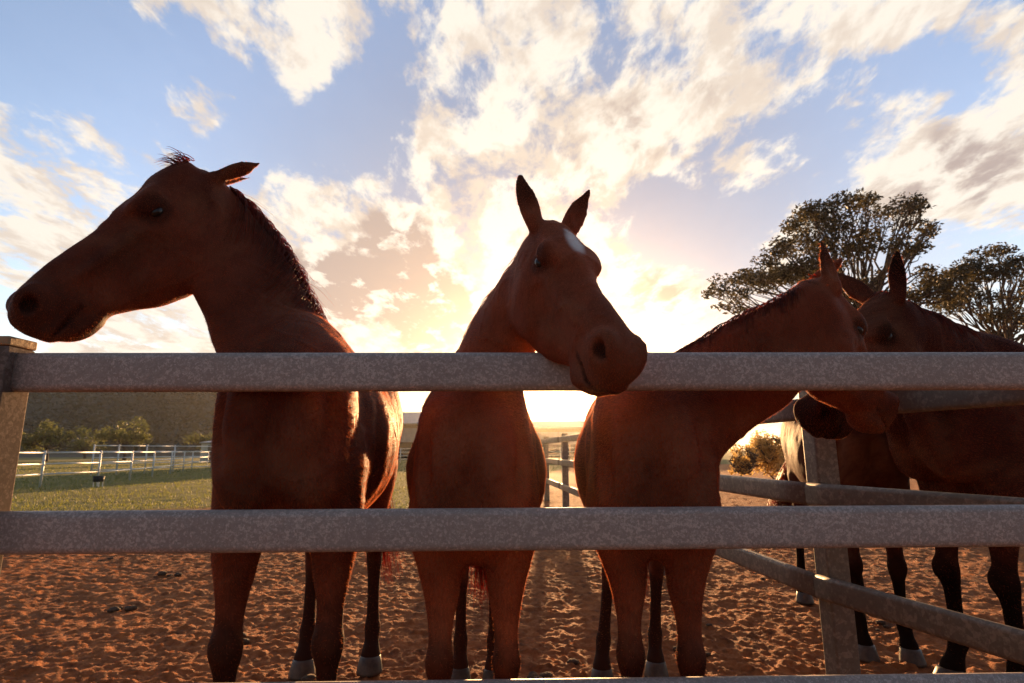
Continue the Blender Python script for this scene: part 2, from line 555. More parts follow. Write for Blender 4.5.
# ------------------------------------------------------------------ horse
def horse(label, loc, fwd, s, poll, muzzle, face_n, ears, mat, h=.008, leg_y=.14, hind_y=.15, feet=None,
          mane_side=1, mane_len=.2, star=None, points=.95, tail_dir=(-.3, 0, -1), tail_len=.85, forelock=90, belly=0.0, ear_t=.005, ear_z=-.005, ear_s=1.0, tuft=0.0, muz=.6, mane_n=2600, neck_dz=0.0, neck_w=1.0, fly_p=.05, fuzz=230000, neck_bulge=(0, 0, 0)):
    feet = feet or {}
    fwd = nrm([fwd[0], fwd[1], 0])
    yaw = math.atan2(fwd[1], fwd[0])
    root = empty('horse', (loc[0], loc[1], 0), yaw)
    tag(root, label, 'horse', 'horses gathered at the paddock fence')
    cy, sy = math.cos(yaw), math.sin(yaw)
    Rm = np.array([[cy, sy, 0], [-sy, cy, 0], [0, 0, 1]])          # world -> local
    org = np.array([loc[0], loc[1], 0])
    W = lambda p: Rm @ (np.asarray(p, float) - org)
    D = lambda v: Rm @ np.asarray(v, float)
    po, mu = W(poll), W(muzzle)
    L = np.linalg.norm(mu - po); hs = L / .62
    d = (mu - po) / L
    n = D(face_n); n = nrm(n - d * np.dot(n, d))
    l = np.cross(n, d)
    H = lambda t, y, z: po + hs * (d * t + l * y + n * z)

    hip = np.array([-.70, 0, 0])
    lo = np.array([-.98 * s, -.45 * s, -.02]); hi = np.array([.95 * s, .45 * s, 1.75 * s])
    for q in (po, mu, H(.3, 0, -.3), po - d * .3, po + n * .25, po - n * .25, mu + n * .15, mu - n * .2):
        lo = np.minimum(lo, q - .12); hi = np.maximum(hi, q + .12)
    F = Field(lo, hi, h)
    # torso
    st = np.array([(-.80, 1.30, 1.06, .10), (-.73, 1.43, .99, .20), (-.58, 1.515, .92, .265), (-.38, 1.52, .84 - belly, .285),
                   (-.12, 1.455, .77 - belly, .305), (.13, 1.455, .755 - belly, .30), (.32, 1.525, .765, .255), (.47, 1.55, .80, .190),
                   (.60, 1.47, .86, .180), (.70, 1.34, .94, .165), (.745, 1.24, 1.02, .12)])
    F.chain(np.stack([st[:, 0], 0 * st[:, 0], (st[:, 1] + st[:, 2]) / 2], 1) * s, (0, 0, 1), (st[:, 1] - st[:, 2]) / 2 * s, st[:, 3] * s, .04, 46, .6)
    for y in (-1, 1):
        F.ell(np.array([.56, .135 * y, 1.17]) * s, np.array([.15, .075, .25]) * s, None, .06)        # shoulder
        F.ell(np.array([.635, .095 * y, 1.03]) * s, np.array([.115, .10, .16]) * s, None, .035)        # breast
        F.ell(np.array([.47, .16 * y, .97]) * s, np.array([.13, .075, .17]) * s, None, .06)           # upper arm
        F.ell(np.array([-.52, .155 * y, 1.22]) * s, np.array([.24, .13, .25]) * s, None, .07)          # haunch
        fx, fy = feet.get(('f', y), (0, 0))
        hx, hy = feet.get(('h', y), (0, 0))
        ly = leg_y * y
        fl = np.array([(.48, .15 * y, 1.0, .12, .07), (.49, .5 * (.15 * y + ly), .86, .100, .086), (.505, ly, .73, .080, .068), (.515, ly, .60, .049, .044),
                       (.525, ly, .53, .043, .042), (.532, ly, .485, .050, .050), (.525, ly, .445, .042, .043), (.52, ly, .40, .034, .033), (.52, ly, .30, .031, .028),
                       (.522, ly, .22, .034, .031), (.523, ly, .18, .042, .039), (.545, ly, .125, .034, .035), (.568, ly, .075, .046, .046), (.575, ly, .05, .048, .05)])
        fr = np.clip((1.0 - fl[:, 2]) / .9, 0, 1)
        fl[:, 0] += fx * fr; fl[:, 1] += fy * fr
        F.chain(fl[:, :3] * s, (1, 0, 0), fl[:, 3] * s, fl[:, 4] * s, .03, 60)
        F.ell(np.array([.56 + fx * .55, ly + fy * .55, .49]) * s, np.array([.028, .036, .05]) * s, None, .02)   # knee cap
        hyy = hind_y * y
        hl = np.array([(-.50, .15 * y, 1.12, .21, .11), (-.50, .17 * y, .98, .175, .105), (-.53, .165 * y, .84, .115, .085), (-.60, hyy, .72, .078, .062),
                       (-.68, hyy, .62, .056, .046), (-.735, hyy, .55, .058, .042), (-.735, hyy, .50, .050, .040), (-.725, hyy, .42, .037, .032), (-.715, hyy, .31, .034, .030),
                       (-.708, hyy, .22, .037, .033), (-.703, hyy, .185, .044, .040), (-.675, hyy, .125, .035, .036), (-.648, hyy, .075, .046, .047), (-.64, hyy, .05, .048, .05)])
        fr = np.clip((1.0 - hl[:, 2]) / .9, 0, 1)
        hl[:, 0] += hx * fr; hl[:, 1] += hy * fr
        F.chain(hl[:, :3] * s, (1, 0, 0), hl[:, 3] * s, hl[:, 4] * s, .035, 60)
        F.ell(np.array([-.79 + hx * .5, hyy + hy * .5, .575]) * s, np.array([.024, .024, .045]) * s, None, .025)     # point of hock
        # hooves
        for (bx, by, z) in ((fl[-1][0], fl[-1][1], 0), (hl[-1][0], hl[-1][1], 0)):
            mb = MB()
            rings = []
            N = 20
            for (zz, rx, ox) in ((0.0, .068, .022), (.012, .067, .020), (.045, .060, .010), (.068, .054, .003), (.072, .045, .0)):
                a_ = np.arange(N) * 2 * math.pi / N
                rings.append(np.stack([bx + ox + rx * np.cos(a_) * np.where(np.cos(a_) < 0, .8, 1.05), by + rx * .93 * np.sin(a_), np.full(N, zz)], 1))
            vs = np.concatenate(rings) * s
            fs = [(i * N + j, i * N + (j + 1) % N, (i + 1) * N + (j + 1) % N, (i + 1) * N + j) for i in range(4) for j in range(N)]
            fs += [tuple(range(N))[::-1], tuple(4 * N + j for j in range(N))]
            mb.add(vs, fs)
            mb.build('hoof', M_HOOF, root, True)
    F.ell(np.array([.805, 0, 1.06]) * s, np.array([.06, .03, .14]) * s, None, .07, True)          # groove between the breast muscles
    for y in (-1, 1):
        F.ell(np.array([.73, .165 * y, 1.16]) * s, np.array([.04, .02, .14]) * s, np.array([nrm([1, .5 * y, 0]), nrm([-.5 * y, 1, 0]), [0, 0, 1]]), .04, True)
        F.ell(np.array([.30, .28 * y, 1.05]) * s, np.array([.02, .03, .18]) * s, None, .06, True)     # behind the elbow
    # neck
    base = np.array([.36, 0, 1.25 + neck_dz]) * s
    end = H(.075, 0, -.10)
    ta = nrm(-n * .82 + d * -.12)
    nl = np.linalg.norm(end - base)
    p1 = base + nrm([.62, 0, .62]) * nl * .33 + np.array(neck_bulge) * s
    p2 = end + ta * nl * .33
    tt = np.linspace(0, 1, 9)[:, None]
    NP = (1 - tt) ** 3 * base + 3 * (1 - tt) ** 2 * tt * p1 + 3 * (1 - tt) * tt ** 2 * p2 + tt ** 3 * end
    NT = np.gradient(NP, axis=0)
    U0 = nrm([-.55, 0, .83]); U1 = -d
    NU = []
    for i in range(9):
        f_ = i / 8
        u = U0 * (1 - f_) + U1 * f_
        t = nrm(NT[i]); u = nrm(u - t * np.dot(u, t)); NU.append(u)
    NU = np.array(NU)
    na = np.interp(tt[:, 0], [0, .25, .5, .75, 1], [.285, .215, .172, .155, .140]) * s * np.array([1, 1, 1, 1.03, 1.06, 1.1, 1.1, 1.05, 1])
    nb = np.interp(tt[:, 0], [0, .25, .5, .75, 1], [.155, .118, .098, .086, .078]) * s * np.interp(tt[:, 0], [0, .4, .8, 1], [1, neck_w, neck_w, 1])
    NPs, NUs, nas, nbs = F.chain(NP, NU, na, nb, .06, 44)
    # head (t along the face, z towards the forehead)
    hd = np.array([(-.03, -.010, -.115, .050), (.02, .016, -.160, .076), (.07, .026, -.215, .090), (.13, .030, -.262, .098), (.19, .030, -.282, .099),
                   (.25, .025, -.285, .092), (.31, .018, -.262, .080), (.37, .012, -.228, .070), (.43, .010, -.198, .063), (.49, .008, -.176, .060),
                   (.545, .002, -.163, .062), (.585, -.008, -.150, .060), (.615, -.032, -.132, .048)])
    HP = np.array([H(r[0], 0, (r[1] + r[2]) / 2) for r in hd])
    F.chain(HP, n, (hd[:, 1] - hd[:, 2]) / 2 * hs, hd[:, 3] * hs, .025, 48, .5)
    ax = np.array([d, l, n])
    for y in (-1, 1):
        F.ell(H(.175, .058 * y, .002), np.array([.07, .038, .024]) * hs, ax, .03)           # brow
        F.ell(H(.185, .082 * y, -.018), np.array([.040, .020, .018]) * hs, ax, .02)          # orbit rim
        F.ell(H(.20, .058 * y, -.175), np.array([.10, .038, .095]) * hs, ax, .03)           # cheek
        F.ell(H(.33, .066 * y, -.060), np.array([.13, .014, .012]) * hs, ax, .03)           # facial crest
        F.ell(H(.572, .047 * y, -.050), np.array([.045, .026, .045]) * hs, ax, .03)         # nostril flare
        F.ell(H(.585, .028 * y, -.130), np.array([.038, .034, .028]) * hs, ax, .02)         # upper lip
        F.ell(H(.545, .018 * y, -.162), np.array([.045, .034, .026]) * hs, ax, .025)        # lower lip
    F.ell(H(.52, 0, -.172), np.array([.045, .038, .026]) * hs, ax, .03)                      # chin
    F.ell(H(.08, 0, .006), np.array([.1, .06, .034]) * hs, ax, .03)                          # forehead
    for y in (-1, 1):
        F.ell(H(.190, .106 * y, -.040), np.array([.025, .014, .014]) * hs, ax, .012, True)   # eye socket
        F.ell(H(.110, .090 * y, -.002), np.array([.03, .012, .018]) * hs, ax, .02, True)     # hollow above the eye
        F.ell(H(.588, .070 * y, -.046), np.array([.027, .030, .017]) * hs, np.array([nrm(d * .75 - n * .65), l, nrm(n * .75 + d * .65)]), .008, True)
        F.ell(H(.585, .066 * y, -.134), np.array([.080, .030, .0062]) * hs, np.array([nrm(d - n * .16), l, nrm(n + d * .16)]), .006, True)  # mouth
        F.ell(H(.42, .076 * y, -.130), np.array([.10, .014, .022]) * hs, ax, .03, True)
        F.ell(H(.30, .088 * y, -.110), np.array([.06, .010, .030]) * hs, ax, .04, True)
    for y in (-1, 1):
        F.ell(H(.186, .088 * y, -.027), np.array([.027, .013, .0085]) * hs, np.array([nrm(d + n * -.12), l, nrm(n + d * .12)]), .008)   # upper eyelid
        F.ell(H(.192, .088 * y, -.056), np.array([.022, .010, .006]) * hs, ax, .008)                                                     # lower eyelid
    # ears
    for y, ev, ef in ears:
        e = nrm(D(ev)); ff = D(ef); ff = nrm(ff - e * np.dot(ff, e)); w = np.cross(e, ff)
        b0 = H(ear_t, .054 * y, ear_z); hb = hs; hs = hs * ear_s
        EP = np.array([b0 + e * q * hs for q in (0, .036, .078, .12, .157, .182)])
        F.chain(EP, ff, np.array([.026, .024, .019, .015, .011, .007]) * hs, np.array([.026, .031, .034, .028, .016, .006]) * hs, .012, 24)
        F.ell(b0 + (e * .105 + ff * .022) * hs, np.array([.068, .016, .021]) * hs, np.array([e, ff, w]), .006, True)
        hs = hb
    V, Q = F.surface()
    V = relax(V, Q, np.ones(len(V)), 2)
    hv = (V - po) / hs
    inhead = ((hv @ d > .02) & (np.abs(hv @ l) < .16) & (hv @ n > -.33) & (hv @ n < .3)) | ((hv @ d <= .02) & (hv @ d > -.3) & (hv @ n > -.03) & (np.abs(hv @ l) < .2) & (hv @ n < .3))
    V = relax(V, Q, np.where(inhead, 0, 1) * sstep(.55 * s, .8 * s, V[:, 2]), 22)
    # small muscle relief
    nzv = (vnoise(V[:, 0] * 9 + V[:, 2] * 5, V[:, 1] * 9 + V[:, 2] * 7, 3) - .5)
    body = mesh_obj('body', V, Q, mat, root, True)
    me = body.data
    no = np.empty(len(me.vertices) * 3, np.float32)
    me.vertices.foreach_get('normal', no)
    no = no.reshape(-1, 3)
    amp = sstep(.7 * s, 1.0 * s, V[:, 2]) * .011
    # muscle edges and veins
    nz2 = vnoise(V[:, 0] * 17 + V[:, 1] * 9, V[:, 2] * 13 - V[:, 1] * 12, 13) - .5
    vein = sstep(.84, .97, 1 - np.abs(2 * vnoise(V[:, 0] * 7 + 3 * V[:, 1] + 2 * nz2, V[:, 2] * 9 + 4 * V[:, 1], 17) - 1))
    V2 = V + no * (nzv * amp + nz2 * amp * .45 + vein * .0022 * sstep(.5, .9, V[:, 2]))[:, None]
    me.vertices.foreach_set('co', V2.astype(np.float32).ravel())
    me.update()
    # natural markings: dark lower legs, muzzle and ear rims, a white star
    hv = (V - po) / hs
    ht, hy_, hz = hv @ d, hv @ l, hv @ n
    nn = vnoise(V[:, 0] * 30, V[:, 2] * 30 + V[:, 1] * 21, 5) * .12
    dk = (1 - sstep(.46 * s, .74 * s, V[:, 2] + nn)) * points
    inh = (ht > -.25) & (ht < .8) & (np.abs(hy_) < .16) & (hz > -.32) & (hz < .25)
    dk = np.maximum(dk, np.where(inh, sstep(.46, .62, ht + nn * .4) * muz, 0))
    dk = np.maximum(dk, np.where(inh, (1 - sstep(.03, .06, np.sqrt((ht - .19) ** 2 + (hz + .03) ** 2))) * .7, 0))
    dk = np.maximum(dk, np.where((ht < -.03) & (np.abs(hy_) < .2) & (hz > -.05), sstep(.0, .09, -ht) * .85, 0))
    dk = np.maximum(dk, np.where(inh, (1 - sstep(.016, .030, np.sqrt((ht - .588) ** 2 + ((hz + .046) * 1.3) ** 2))) * .95, 0))
    dk = np.maximum(dk, np.where(inh & (ht > .50), (1 - sstep(.004, .012, np.abs(hz + .134 - (ht - .585) * -.16))) * .8, 0))
    wt = np.zeros(len(V))
    if star:
        t0, y0, rt, ry, sl = star
        q = ((ht - t0) / rt) ** 2 + ((hy_ - y0 - sl * (ht - t0)) / ry) ** 2 + (nn - .06) * 7
        wt = np.where(inh & (hz > -.02), 1 - sstep(.35, 1.5, q), 0)
    ca = me.color_attributes.new('coat', 'FLOAT_COLOR', 'POINT')
    rgba = np.stack([np.clip(dk, 0, 1), wt, 0 * wt, 0 * wt + 1], 1).astype(np.float32)
    ca.data.foreach_set('color', rgba.ravel())
    # short coat hair standing off the skin
    if fuzz:
        nq = len(Q)
        tri = V2[Q]
        area = np.linalg.norm(np.cross(tri[:, 2] - tri[:, 0], tri[:, 3] - tri[:, 1]), axis=1)
        zc = tri[:, :, 2].mean(1)
        pr = area * (.12 * sstep(.1, .2, zc) + .88 * sstep(.55 * s, .8 * s, zc)); pr /= pr.sum()
        k_ = rng.choice(nq, fuzz, p=pr)
        u_, v_ = rng.random((fuzz, 1)), rng.random((fuzz, 1))
        a_, b_, c_, d_ = (tri[k_, q] for q in range(4))
        R0 = (a_ * (1 - u_) + b_ * u_) * (1 - v_) + (d_ * (1 - u_) + c_ * u_) * v_
        nn_ = no[Q[k_, 0]]
        grow = np.tile(np.array([[-.8, 0, -.6]]), (fuzz, 1)) + rng.normal(0, .25, (fuzz, 3))
        kd = (R0 - po) / hs
        hh_ = (kd @ d > -.05) & (np.abs(kd @ l) < .16) & (kd @ n > -.33) & (kd @ n < .2)
        grow[hh_] = -n * .4 + d * .5 + rng.normal(0, .25, (hh_.sum(), 3))
        grow -= nn_ * (grow * nn_).sum(1)[:, None]
        grow /= np.linalg.norm(grow, axis=1)[:, None] + 1e-9
        ln_ = rng.uniform(.004, .012, (fuzz, 1)) * np.where(hh_, .7, 1)[:, None]
        tip = R0 + (grow * .88 + nn_ * .5) * ln_
        sd_ = np.cross(grow, nn_) * .00045
        FV = np.stack([R0 - sd_ - nn_ * .001, R0 + sd_ - nn_ * .001, tip], 1).reshape(-1, 3)
        mesh_obj('coat_hair', FV, np.arange(3 * fuzz).reshape(-1, 3), M_FUZZ, root)
    # eyes
    for y in (-1, 1):
        mb = MB(); c = H(.190, .083 * y, -.040); r = np.array([.020, .0165, .0135]) * hs
        vs, fs = [], []
        NU_, NV_ = 16, 10
        for i in range(NV_ + 1):
            for j in range(NU_):
                th, p_ = math.pi * i / NV_, 2 * math.pi * j / NU_
                q = np.array([math.cos(p_) * math.sin(th), math.cos(th), math.sin(p_) * math.sin(th)]) * r
                vs.append(c + d * q[0] + l * q[1] + n * q[2])
        for i in range(NV_):
            for j in range(NU_):
                fs.append((i * NU_ + j, i * NU_ + (j + 1) % NU_, (i + 1) * NU_ + (j + 1) % NU_, (i + 1) * NU_ + j))
        mb.add(vs, fs)
        mb.build('eye', M_EYE, root, True)
    # mane: strands fall from the crest over one side of the neck
    NTs = np.gradient(NPs, axis=0); NTs /= np.linalg.norm(NTs, axis=1)[:, None]
    lots = []
    N = mane_n
    ii = rng.uniform(len(NPs) * .10, len(NPs) - 1.2, N)
    i0 = ii.astype(int); f_ = (ii - i0)[:, None]
    lerp = lambda A: A[i0] * (1 - f_) + A[i0 + 1] * f_
    P, U, T = lerp(NPs), lerp(NUs), lerp(NTs)
    U = U - T * (U * T).sum(1)[:, None]; U /= np.linalg.norm(U, axis=1)[:, None]
    A_ = (nas[i0] * (1 - f_[:, 0]) + nas[i0 + 1] * f_[:, 0]); B_ = (nbs[i0] * (1 - f_[:, 0]) + nbs[i0 + 1] * f_[:, 0])
    S_ = np.cross(T, U)
    side = np.where(rng.random(N) < .86, mane_side, -mane_side)
    ph0 = rng.uniform(-.22, .22, N)
    S2 = S_ * side[:, None]
    clump = vnoise(ii * 1.1, ii * 0 + .5, 9)
    end_ph = (.45 + .9 * clump + rng.uniform(-.15, .35, N)) * mane_len / .2
    segs = 8
    pts = []
    off = rng.uniform(.004, .022, N) * min(1, mane_len / .2)
    drift = (-.10 + rng.normal(0, .025, N)) * mane_len / .2
    for q in range(segs + 1):
        f2 = q / segs
        ph = ph0 + end_ph * f2
        lift = 1 + (off * .6 + .035 * mane_len * math.sin(f2 * 3.1) + .005 * f2 * clump) / B_
        pts.append(P + U * (A_ * np.cos(ph) * lift)[:, None] + S2 * (B_ * np.sin(ph) * lift)[:, None] + T * (drift * f2)[:, None] - np.array([0, 0, .03]) * f2 ** 2)
    lots.append(tubes_from_paths(np.stack(pts, 1), .0015 * s))
    k_ = np.where(rng.random(N) < fly_p)[0]
    fly = strands(None, (P + U * A_[:, None])[k_], U[k_] * .42 + S2[k_] * .35 - T[k_] * .9 + rng.normal(0, .14, (len(k_), 3)), rng.uniform(.05, .20, len(k_)) * (.5 + 2.2 * mane_len), .0010, 8, .9, .07)
    lots.append(fly)
    hair_obj('mane', lots, M_HAIR, root)
    if forelock:
        N = int(forelock)
        rt_ = np.array([H(rng.uniform(-.03, .03), rng.uniform(-.03, .03), .02 + rng.uniform(-.01, .01)) for _ in range(N)])
        dr = np.array([n * rng.uniform(.1, .45) + d * rng.uniform(.2, .9) + l * rng.normal(0, .3) for _ in range(N)])
        if tuft:
            k_ = int(N * .6)
            dr[:k_] = np.array([n * 1.0 - d * rng.uniform(-.1, .6) + l * rng.normal(0, .25) for _ in range(k_)])
        lots = [strands(None, rt_, dr, rng.uniform(.04, .085, N), .0022, 7, 1.6, .12, g=d * .8 - n * .45)]
        hair_obj('forelock', lots, M_HAIR, root)
    # tail
    N = 700
    dock = np.array([-.80, 0, 1.34]) * s
    a1 = rng.uniform(0, 6.28, N); rr = np.sqrt(rng.random(N)) * .045
    along = rng.uniform(0, .30, N)
    rt_ = dock + np.stack([-.02 - .05 * np.sin(along * 8) + rr * np.cos(a1), rr * np.sin(a1), -along * .9], 1)
    td = nrm(tail_dir)
    dr = td[None, :] + rng.normal(0, .07, (N, 3))
    lots = [strands(None, rt_, dr, rng.uniform(.6, 1.0, N) * tail_len * s, .0036, 10, .9, .07)]
    hair_obj('tail', lots, M_HAIR, root)
    return root


def tubes_from_paths(P, rad):
    n, m, _ = P.shape
    T = np.gradient(P, axis=1); T /= np.linalg.norm(T, axis=2)[..., None] + 1e-9
    ref = rng.normal(size=(n, 1, 3))
    A = np.cross(T, np.broadcast_to(ref, T.shape)); A /= np.linalg.norm(A, axis=2)[..., None] + 1e-9
    B = np.cross(T, A)
    rr = rad * np.linspace(1, .2, m)[None, :, None] * rng.uniform(.6, 1.4, (n, 1, 1))
    V = np.stack([P + rr * (math.cos(k * 2.094) * A + math.sin(k * 2.094) * B) for k in range(3)], 2)
    base = np.arange(n)[:, None, None] * m * 3 + np.arange(m - 1)[None, :, None] * 3
    F = []
    for k in range(3):
        k2 = (k + 1) % 3
        F.append(np.concatenate([base + k, base + k2, base + 3 + k2, base + 3 + k], 2).reshape(-1, 4))
    return V.reshape(-1, 3), np.concatenate(F)


COAT_A = coat_mat('bay_coat', (.075, .021, .013), (.185, .050, .028), (.030, .013, .010))
COAT_B = coat_mat('chestnut_flare_coat', (.15, .038, .019), (.34, .086, .038), (.050, .018, .011))  # chestnut brightened and reddened: orange sun flare put into the coat colour
COAT_C = coat_mat('brown_flare_coat', (.12, .031, .017), (.27, .068, .032), (.035, .014, .010))  # brown lifted the same way, with a weaker flare wash in the colour
COAT_D = coat_mat('dark_coat', (.050, .014, .009), (.085, .022, .013), (.008, .005, .004), .015)


def fuzz_mat(name, c, trans=.5):
    m, nt, bs, out = new_mat(name)
    bs.inputs['Base Color'].default_value = (*c, 1)
    bs.inputs['Roughness'].default_value = .5
    bs.inputs['Specular IOR Level'].default_value = .2
    tr = nt.nodes.new('ShaderNodeBsdfTranslucent')
    tr.inputs[0].default_value = (min(1, c[0] * 4.5), c[1] * 4.5, c[2] * 4, 1)
    mx = nt.nodes.new('ShaderNodeMixShader'); mx.inputs[0].default_value = trans
    nt.links.new(bs.outputs[0], mx.inputs[1]); nt.links.new(tr.outputs[0], mx.inputs[2])
    nt.links.new(mx.outputs[0], out.inputs[0])
    return m


M_FUZZ = fuzz_mat('coat_hair', (.20, .055, .025), .7)

BUILD_HORSES = True
if BUILD_HORSES:
    # 1: head turned to the left in profile
    p1, m1 = at(189, 170, 1.90), at(-3, 299, 1.62)
    vw = nrm((p1 + m1) / 2 - np.array([0, 0, EYE]))
    fn = np.cross(vw, nrm(m1 - p1)); fn = fn if fn[2] > 0 else -fn
    horse('bay horse on the left turning its head in profile over the fence', (-.835, 2.54), (.132, -.991), 1.05,
          p1, m1, fn,
          [(1, (.85, .15, .40), (.35, -.5, -.6)), (-1, (.80, .40, .36), (.2, .6, -.5))], COAT_A, .008, .15, .15,
          {('h', 1): (.0, .02)}, mane_side=1, mane_len=.26, tail_dir=(-.30, .42, -1), neck_w=.93, neck_bulge=(0, -.11, 0), ear_t=-.030, ear_z=-.055, ear_s=.85, fly_p=.42, tuft=1.0)
    # 2: middle, head hanging over the top rail, white star
    horse('chestnut horse with a white star hanging its head over the top rail', (-.150, 2.49), (.04, -.999), .935,
          at(551, 229, 1.74), at(637, 347, 1.32), (.42, -.72, .50),
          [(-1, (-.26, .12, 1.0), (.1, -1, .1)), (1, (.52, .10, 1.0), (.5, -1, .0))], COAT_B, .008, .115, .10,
          {('h', 1): (.03, -.02)}, mane_side=-1, mane_len=.14, star=(.15, .008, .075, .030, -.05), tail_dir=(-.15, .05, -1), forelock=0, neck_bulge=(0, -.02, .05), neck_w=1.22, muz=.3, fly_p=.20)
    # 3: right of the middle, head turned right
    horse('brown horse in the arena bending its neck right to nuzzle over the side fence', (.565, 2.51), (-.17, -.985), .955,
          at(816, 286, 1.93), at(888, 406, 2.20), (.62, .25, .5),
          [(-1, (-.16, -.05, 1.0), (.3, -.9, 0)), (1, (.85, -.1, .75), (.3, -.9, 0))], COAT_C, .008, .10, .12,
          {('h', -1): (.10, -.11), ('h', 1): (-.05, -.07)}, mane_side=1, mane_len=.06, fly_p=.01, forelock=50, neck_bulge=(0, .10, -.05), neck_dz=-.05, ear_t=.03, mane_n=700)
    # 4: from the next yard, facing left
    horse('dark bay horse behind the side fence reaching its muzzle left across the rail', (2.77, 2.92), (-.995, -.1), 1.1,
          at(886, 300, 2.45), at(799, 412, 2.35), (-.75, -.3, .5),
          [(1, (.05, -.05, 1.0), (-.3, -.95, 0)), (-1, (-.45, .35, .7), (-.5, -.8, 0))], COAT_D, .009, .14, .15, mane_side=-1, mane_len=.10, fly_p=.02, forelock=40, mane_n=900)
    # 5: mostly hidden
    horse('dark horse half hidden behind the fence post with its red tail lit by the sun', (2.20, 3.89), (-.30, -.954), .98,
          (2.62, 3.42, 1.60), (3.05, 3.55, 1.22), (.6, -.3, .7),
          [(1, (-.3, .1, 1.0), (.6, -.6, 0)), (-1, (-.2, .3, 1.0), (.6, -.6, 0))], COAT_D, .012, .11, .17,
          {('h', -1): (0, -.05)}, mane_side=1, mane_len=.14, tail_dir=(-.5, -.75, -1), tail_len=.95, fuzz=0)

# ------------------------------------------------------------------ front fence
YAW = 0.0217
fy = lambda x: 1.672 + YAW * x


def rail_mesh(p0, p1, hgt=.115, wid=.045, name='rail', mat=None, parent=None, seg=24):
    """rounded box section rail from p0 to p1"""
    p0, p1 = np.array(p0, float), np.array(p1, float)
    t = nrm(p1 - p0); side = nrm(np.cross(t, [0, 0, 1])); up = np.cross(side, t)
    prof = []
    r = wid * .46
    for cx, cz, a0 in ((wid / 2 - r, hgt / 2 - r, 0), (-(wid / 2 - r), hgt / 2 - r, 90), (-(wid / 2 - r), -(hgt / 2 - r), 180), (wid / 2 - r, -(hgt / 2 - r), 270)):
        for q in range(6):
            a = R(a0 + q * 18)
            prof.append((cx + r * math.cos(a), cz + r * math.sin(a)))
    N = len(prof)
    vs, fs = [], []
    for i in range(seg + 1):
        c = p0 + (p1 - p0) * i / seg
        for a, b in prof: vs.append(c + side * a + up * b)
    for i in range(seg):
        for j in range(N):
            k = (j + 1) % N
            fs.append((i * N + j, i * N + k, (i + 1) * N + k, (i + 1) * N + j))
    fs += [tuple(range(N))[::-1], tuple(seg * N + j for j in range(N))]
    return mesh_obj(name, vs, fs, mat or M_RAIL, parent, True)


def smooth_by_angle(o, deg=40):
    pass


ff = tag(empty('paddock_fence', (0, fy(0), 0)), 'near grey galvanised fence with thick horizontal rails the horses look over', 'fence')
for zc, x0 in ((1.349, -1.434), (.903, -1.434), (.458, -1.434)):
    o = rail_mesh((x0, fy(x0) - fy(0), zc), (3.8, fy(3.8) - fy(0), zc), parent=ff)
for zc in (1.349, .903, .458):
    rail_mesh((-3.6, fy(-3.6) - fy(0), zc), (-1.536, fy(-1.536) - fy(0), zc), parent=ff)
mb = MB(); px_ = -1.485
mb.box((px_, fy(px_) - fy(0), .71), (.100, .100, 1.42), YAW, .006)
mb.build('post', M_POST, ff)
mb = MB(); mb.box((px_, fy(px_) - fy(0), 1.4345), (.104, .104, .028), YAW, .006)
mb.build('post_cap', simple_mat('cap', (.30, .17, .08), (.42, .26, .13), 20, .7), ff)

# ------------------------------------------------------------------ side fence between the two yards
sf = tag(empty('paddock_fence', (1.46, 2.9, 0)), 'weathered side fence with a square post running away between the arena and the right yard', 'fence')
ORG = np.array([1.46, 2.9, 0])
dA = nrm([.25, -.968, 0]); dB = nrm([-.074, .997, 0])
M_SIDE = galv_mat('weathered_rail', (.9, .80, .66), 45)
seq = [ORG + dA * 1.10, ORG] + [ORG + dB * q for q in (2.6, 5.2, 7.8, 10.4, 13.0, 15.6, 18.2, 20.8)]
for z in (1.318, .903, .475):
    for a, b in zip(seq[:-1], seq[1:]):
        dd = nrm(b - a) * .004
        rail_mesh(a + dd - ORG + (0, 0, z), b - dd - ORG + (0, 0, z), .11, .045, 'rail', M_SIDE, sf, 10)
for i, p in enumerate(seq[1:]):
    mb = MB(); q = p - ORG
    sd = np.array([dB[1], -dB[0], 0]) * .082
    mb.box((q[0] + sd[0], q[1] + sd[1], .715), (.112, .112, 1.43), .08, .012)
    mb.build('post', M_SIDE, sf)

# ------------------------------------------------------------------ ground sheet
def arena_mask(x, y):
    """1 where the ground is churned dirt, 0 where grass grows"""
    w = (vnoise(x * .5, y * .5, 21) - .5) * 3 + (vnoise(x * 1.7, y * 1.7, 22) - .5) * 1.0
    lim = 11.0 + np.clip(x + 1.0, 0, 6) * 6
    return 1 - sstep(-.8, .8, y + w - lim)


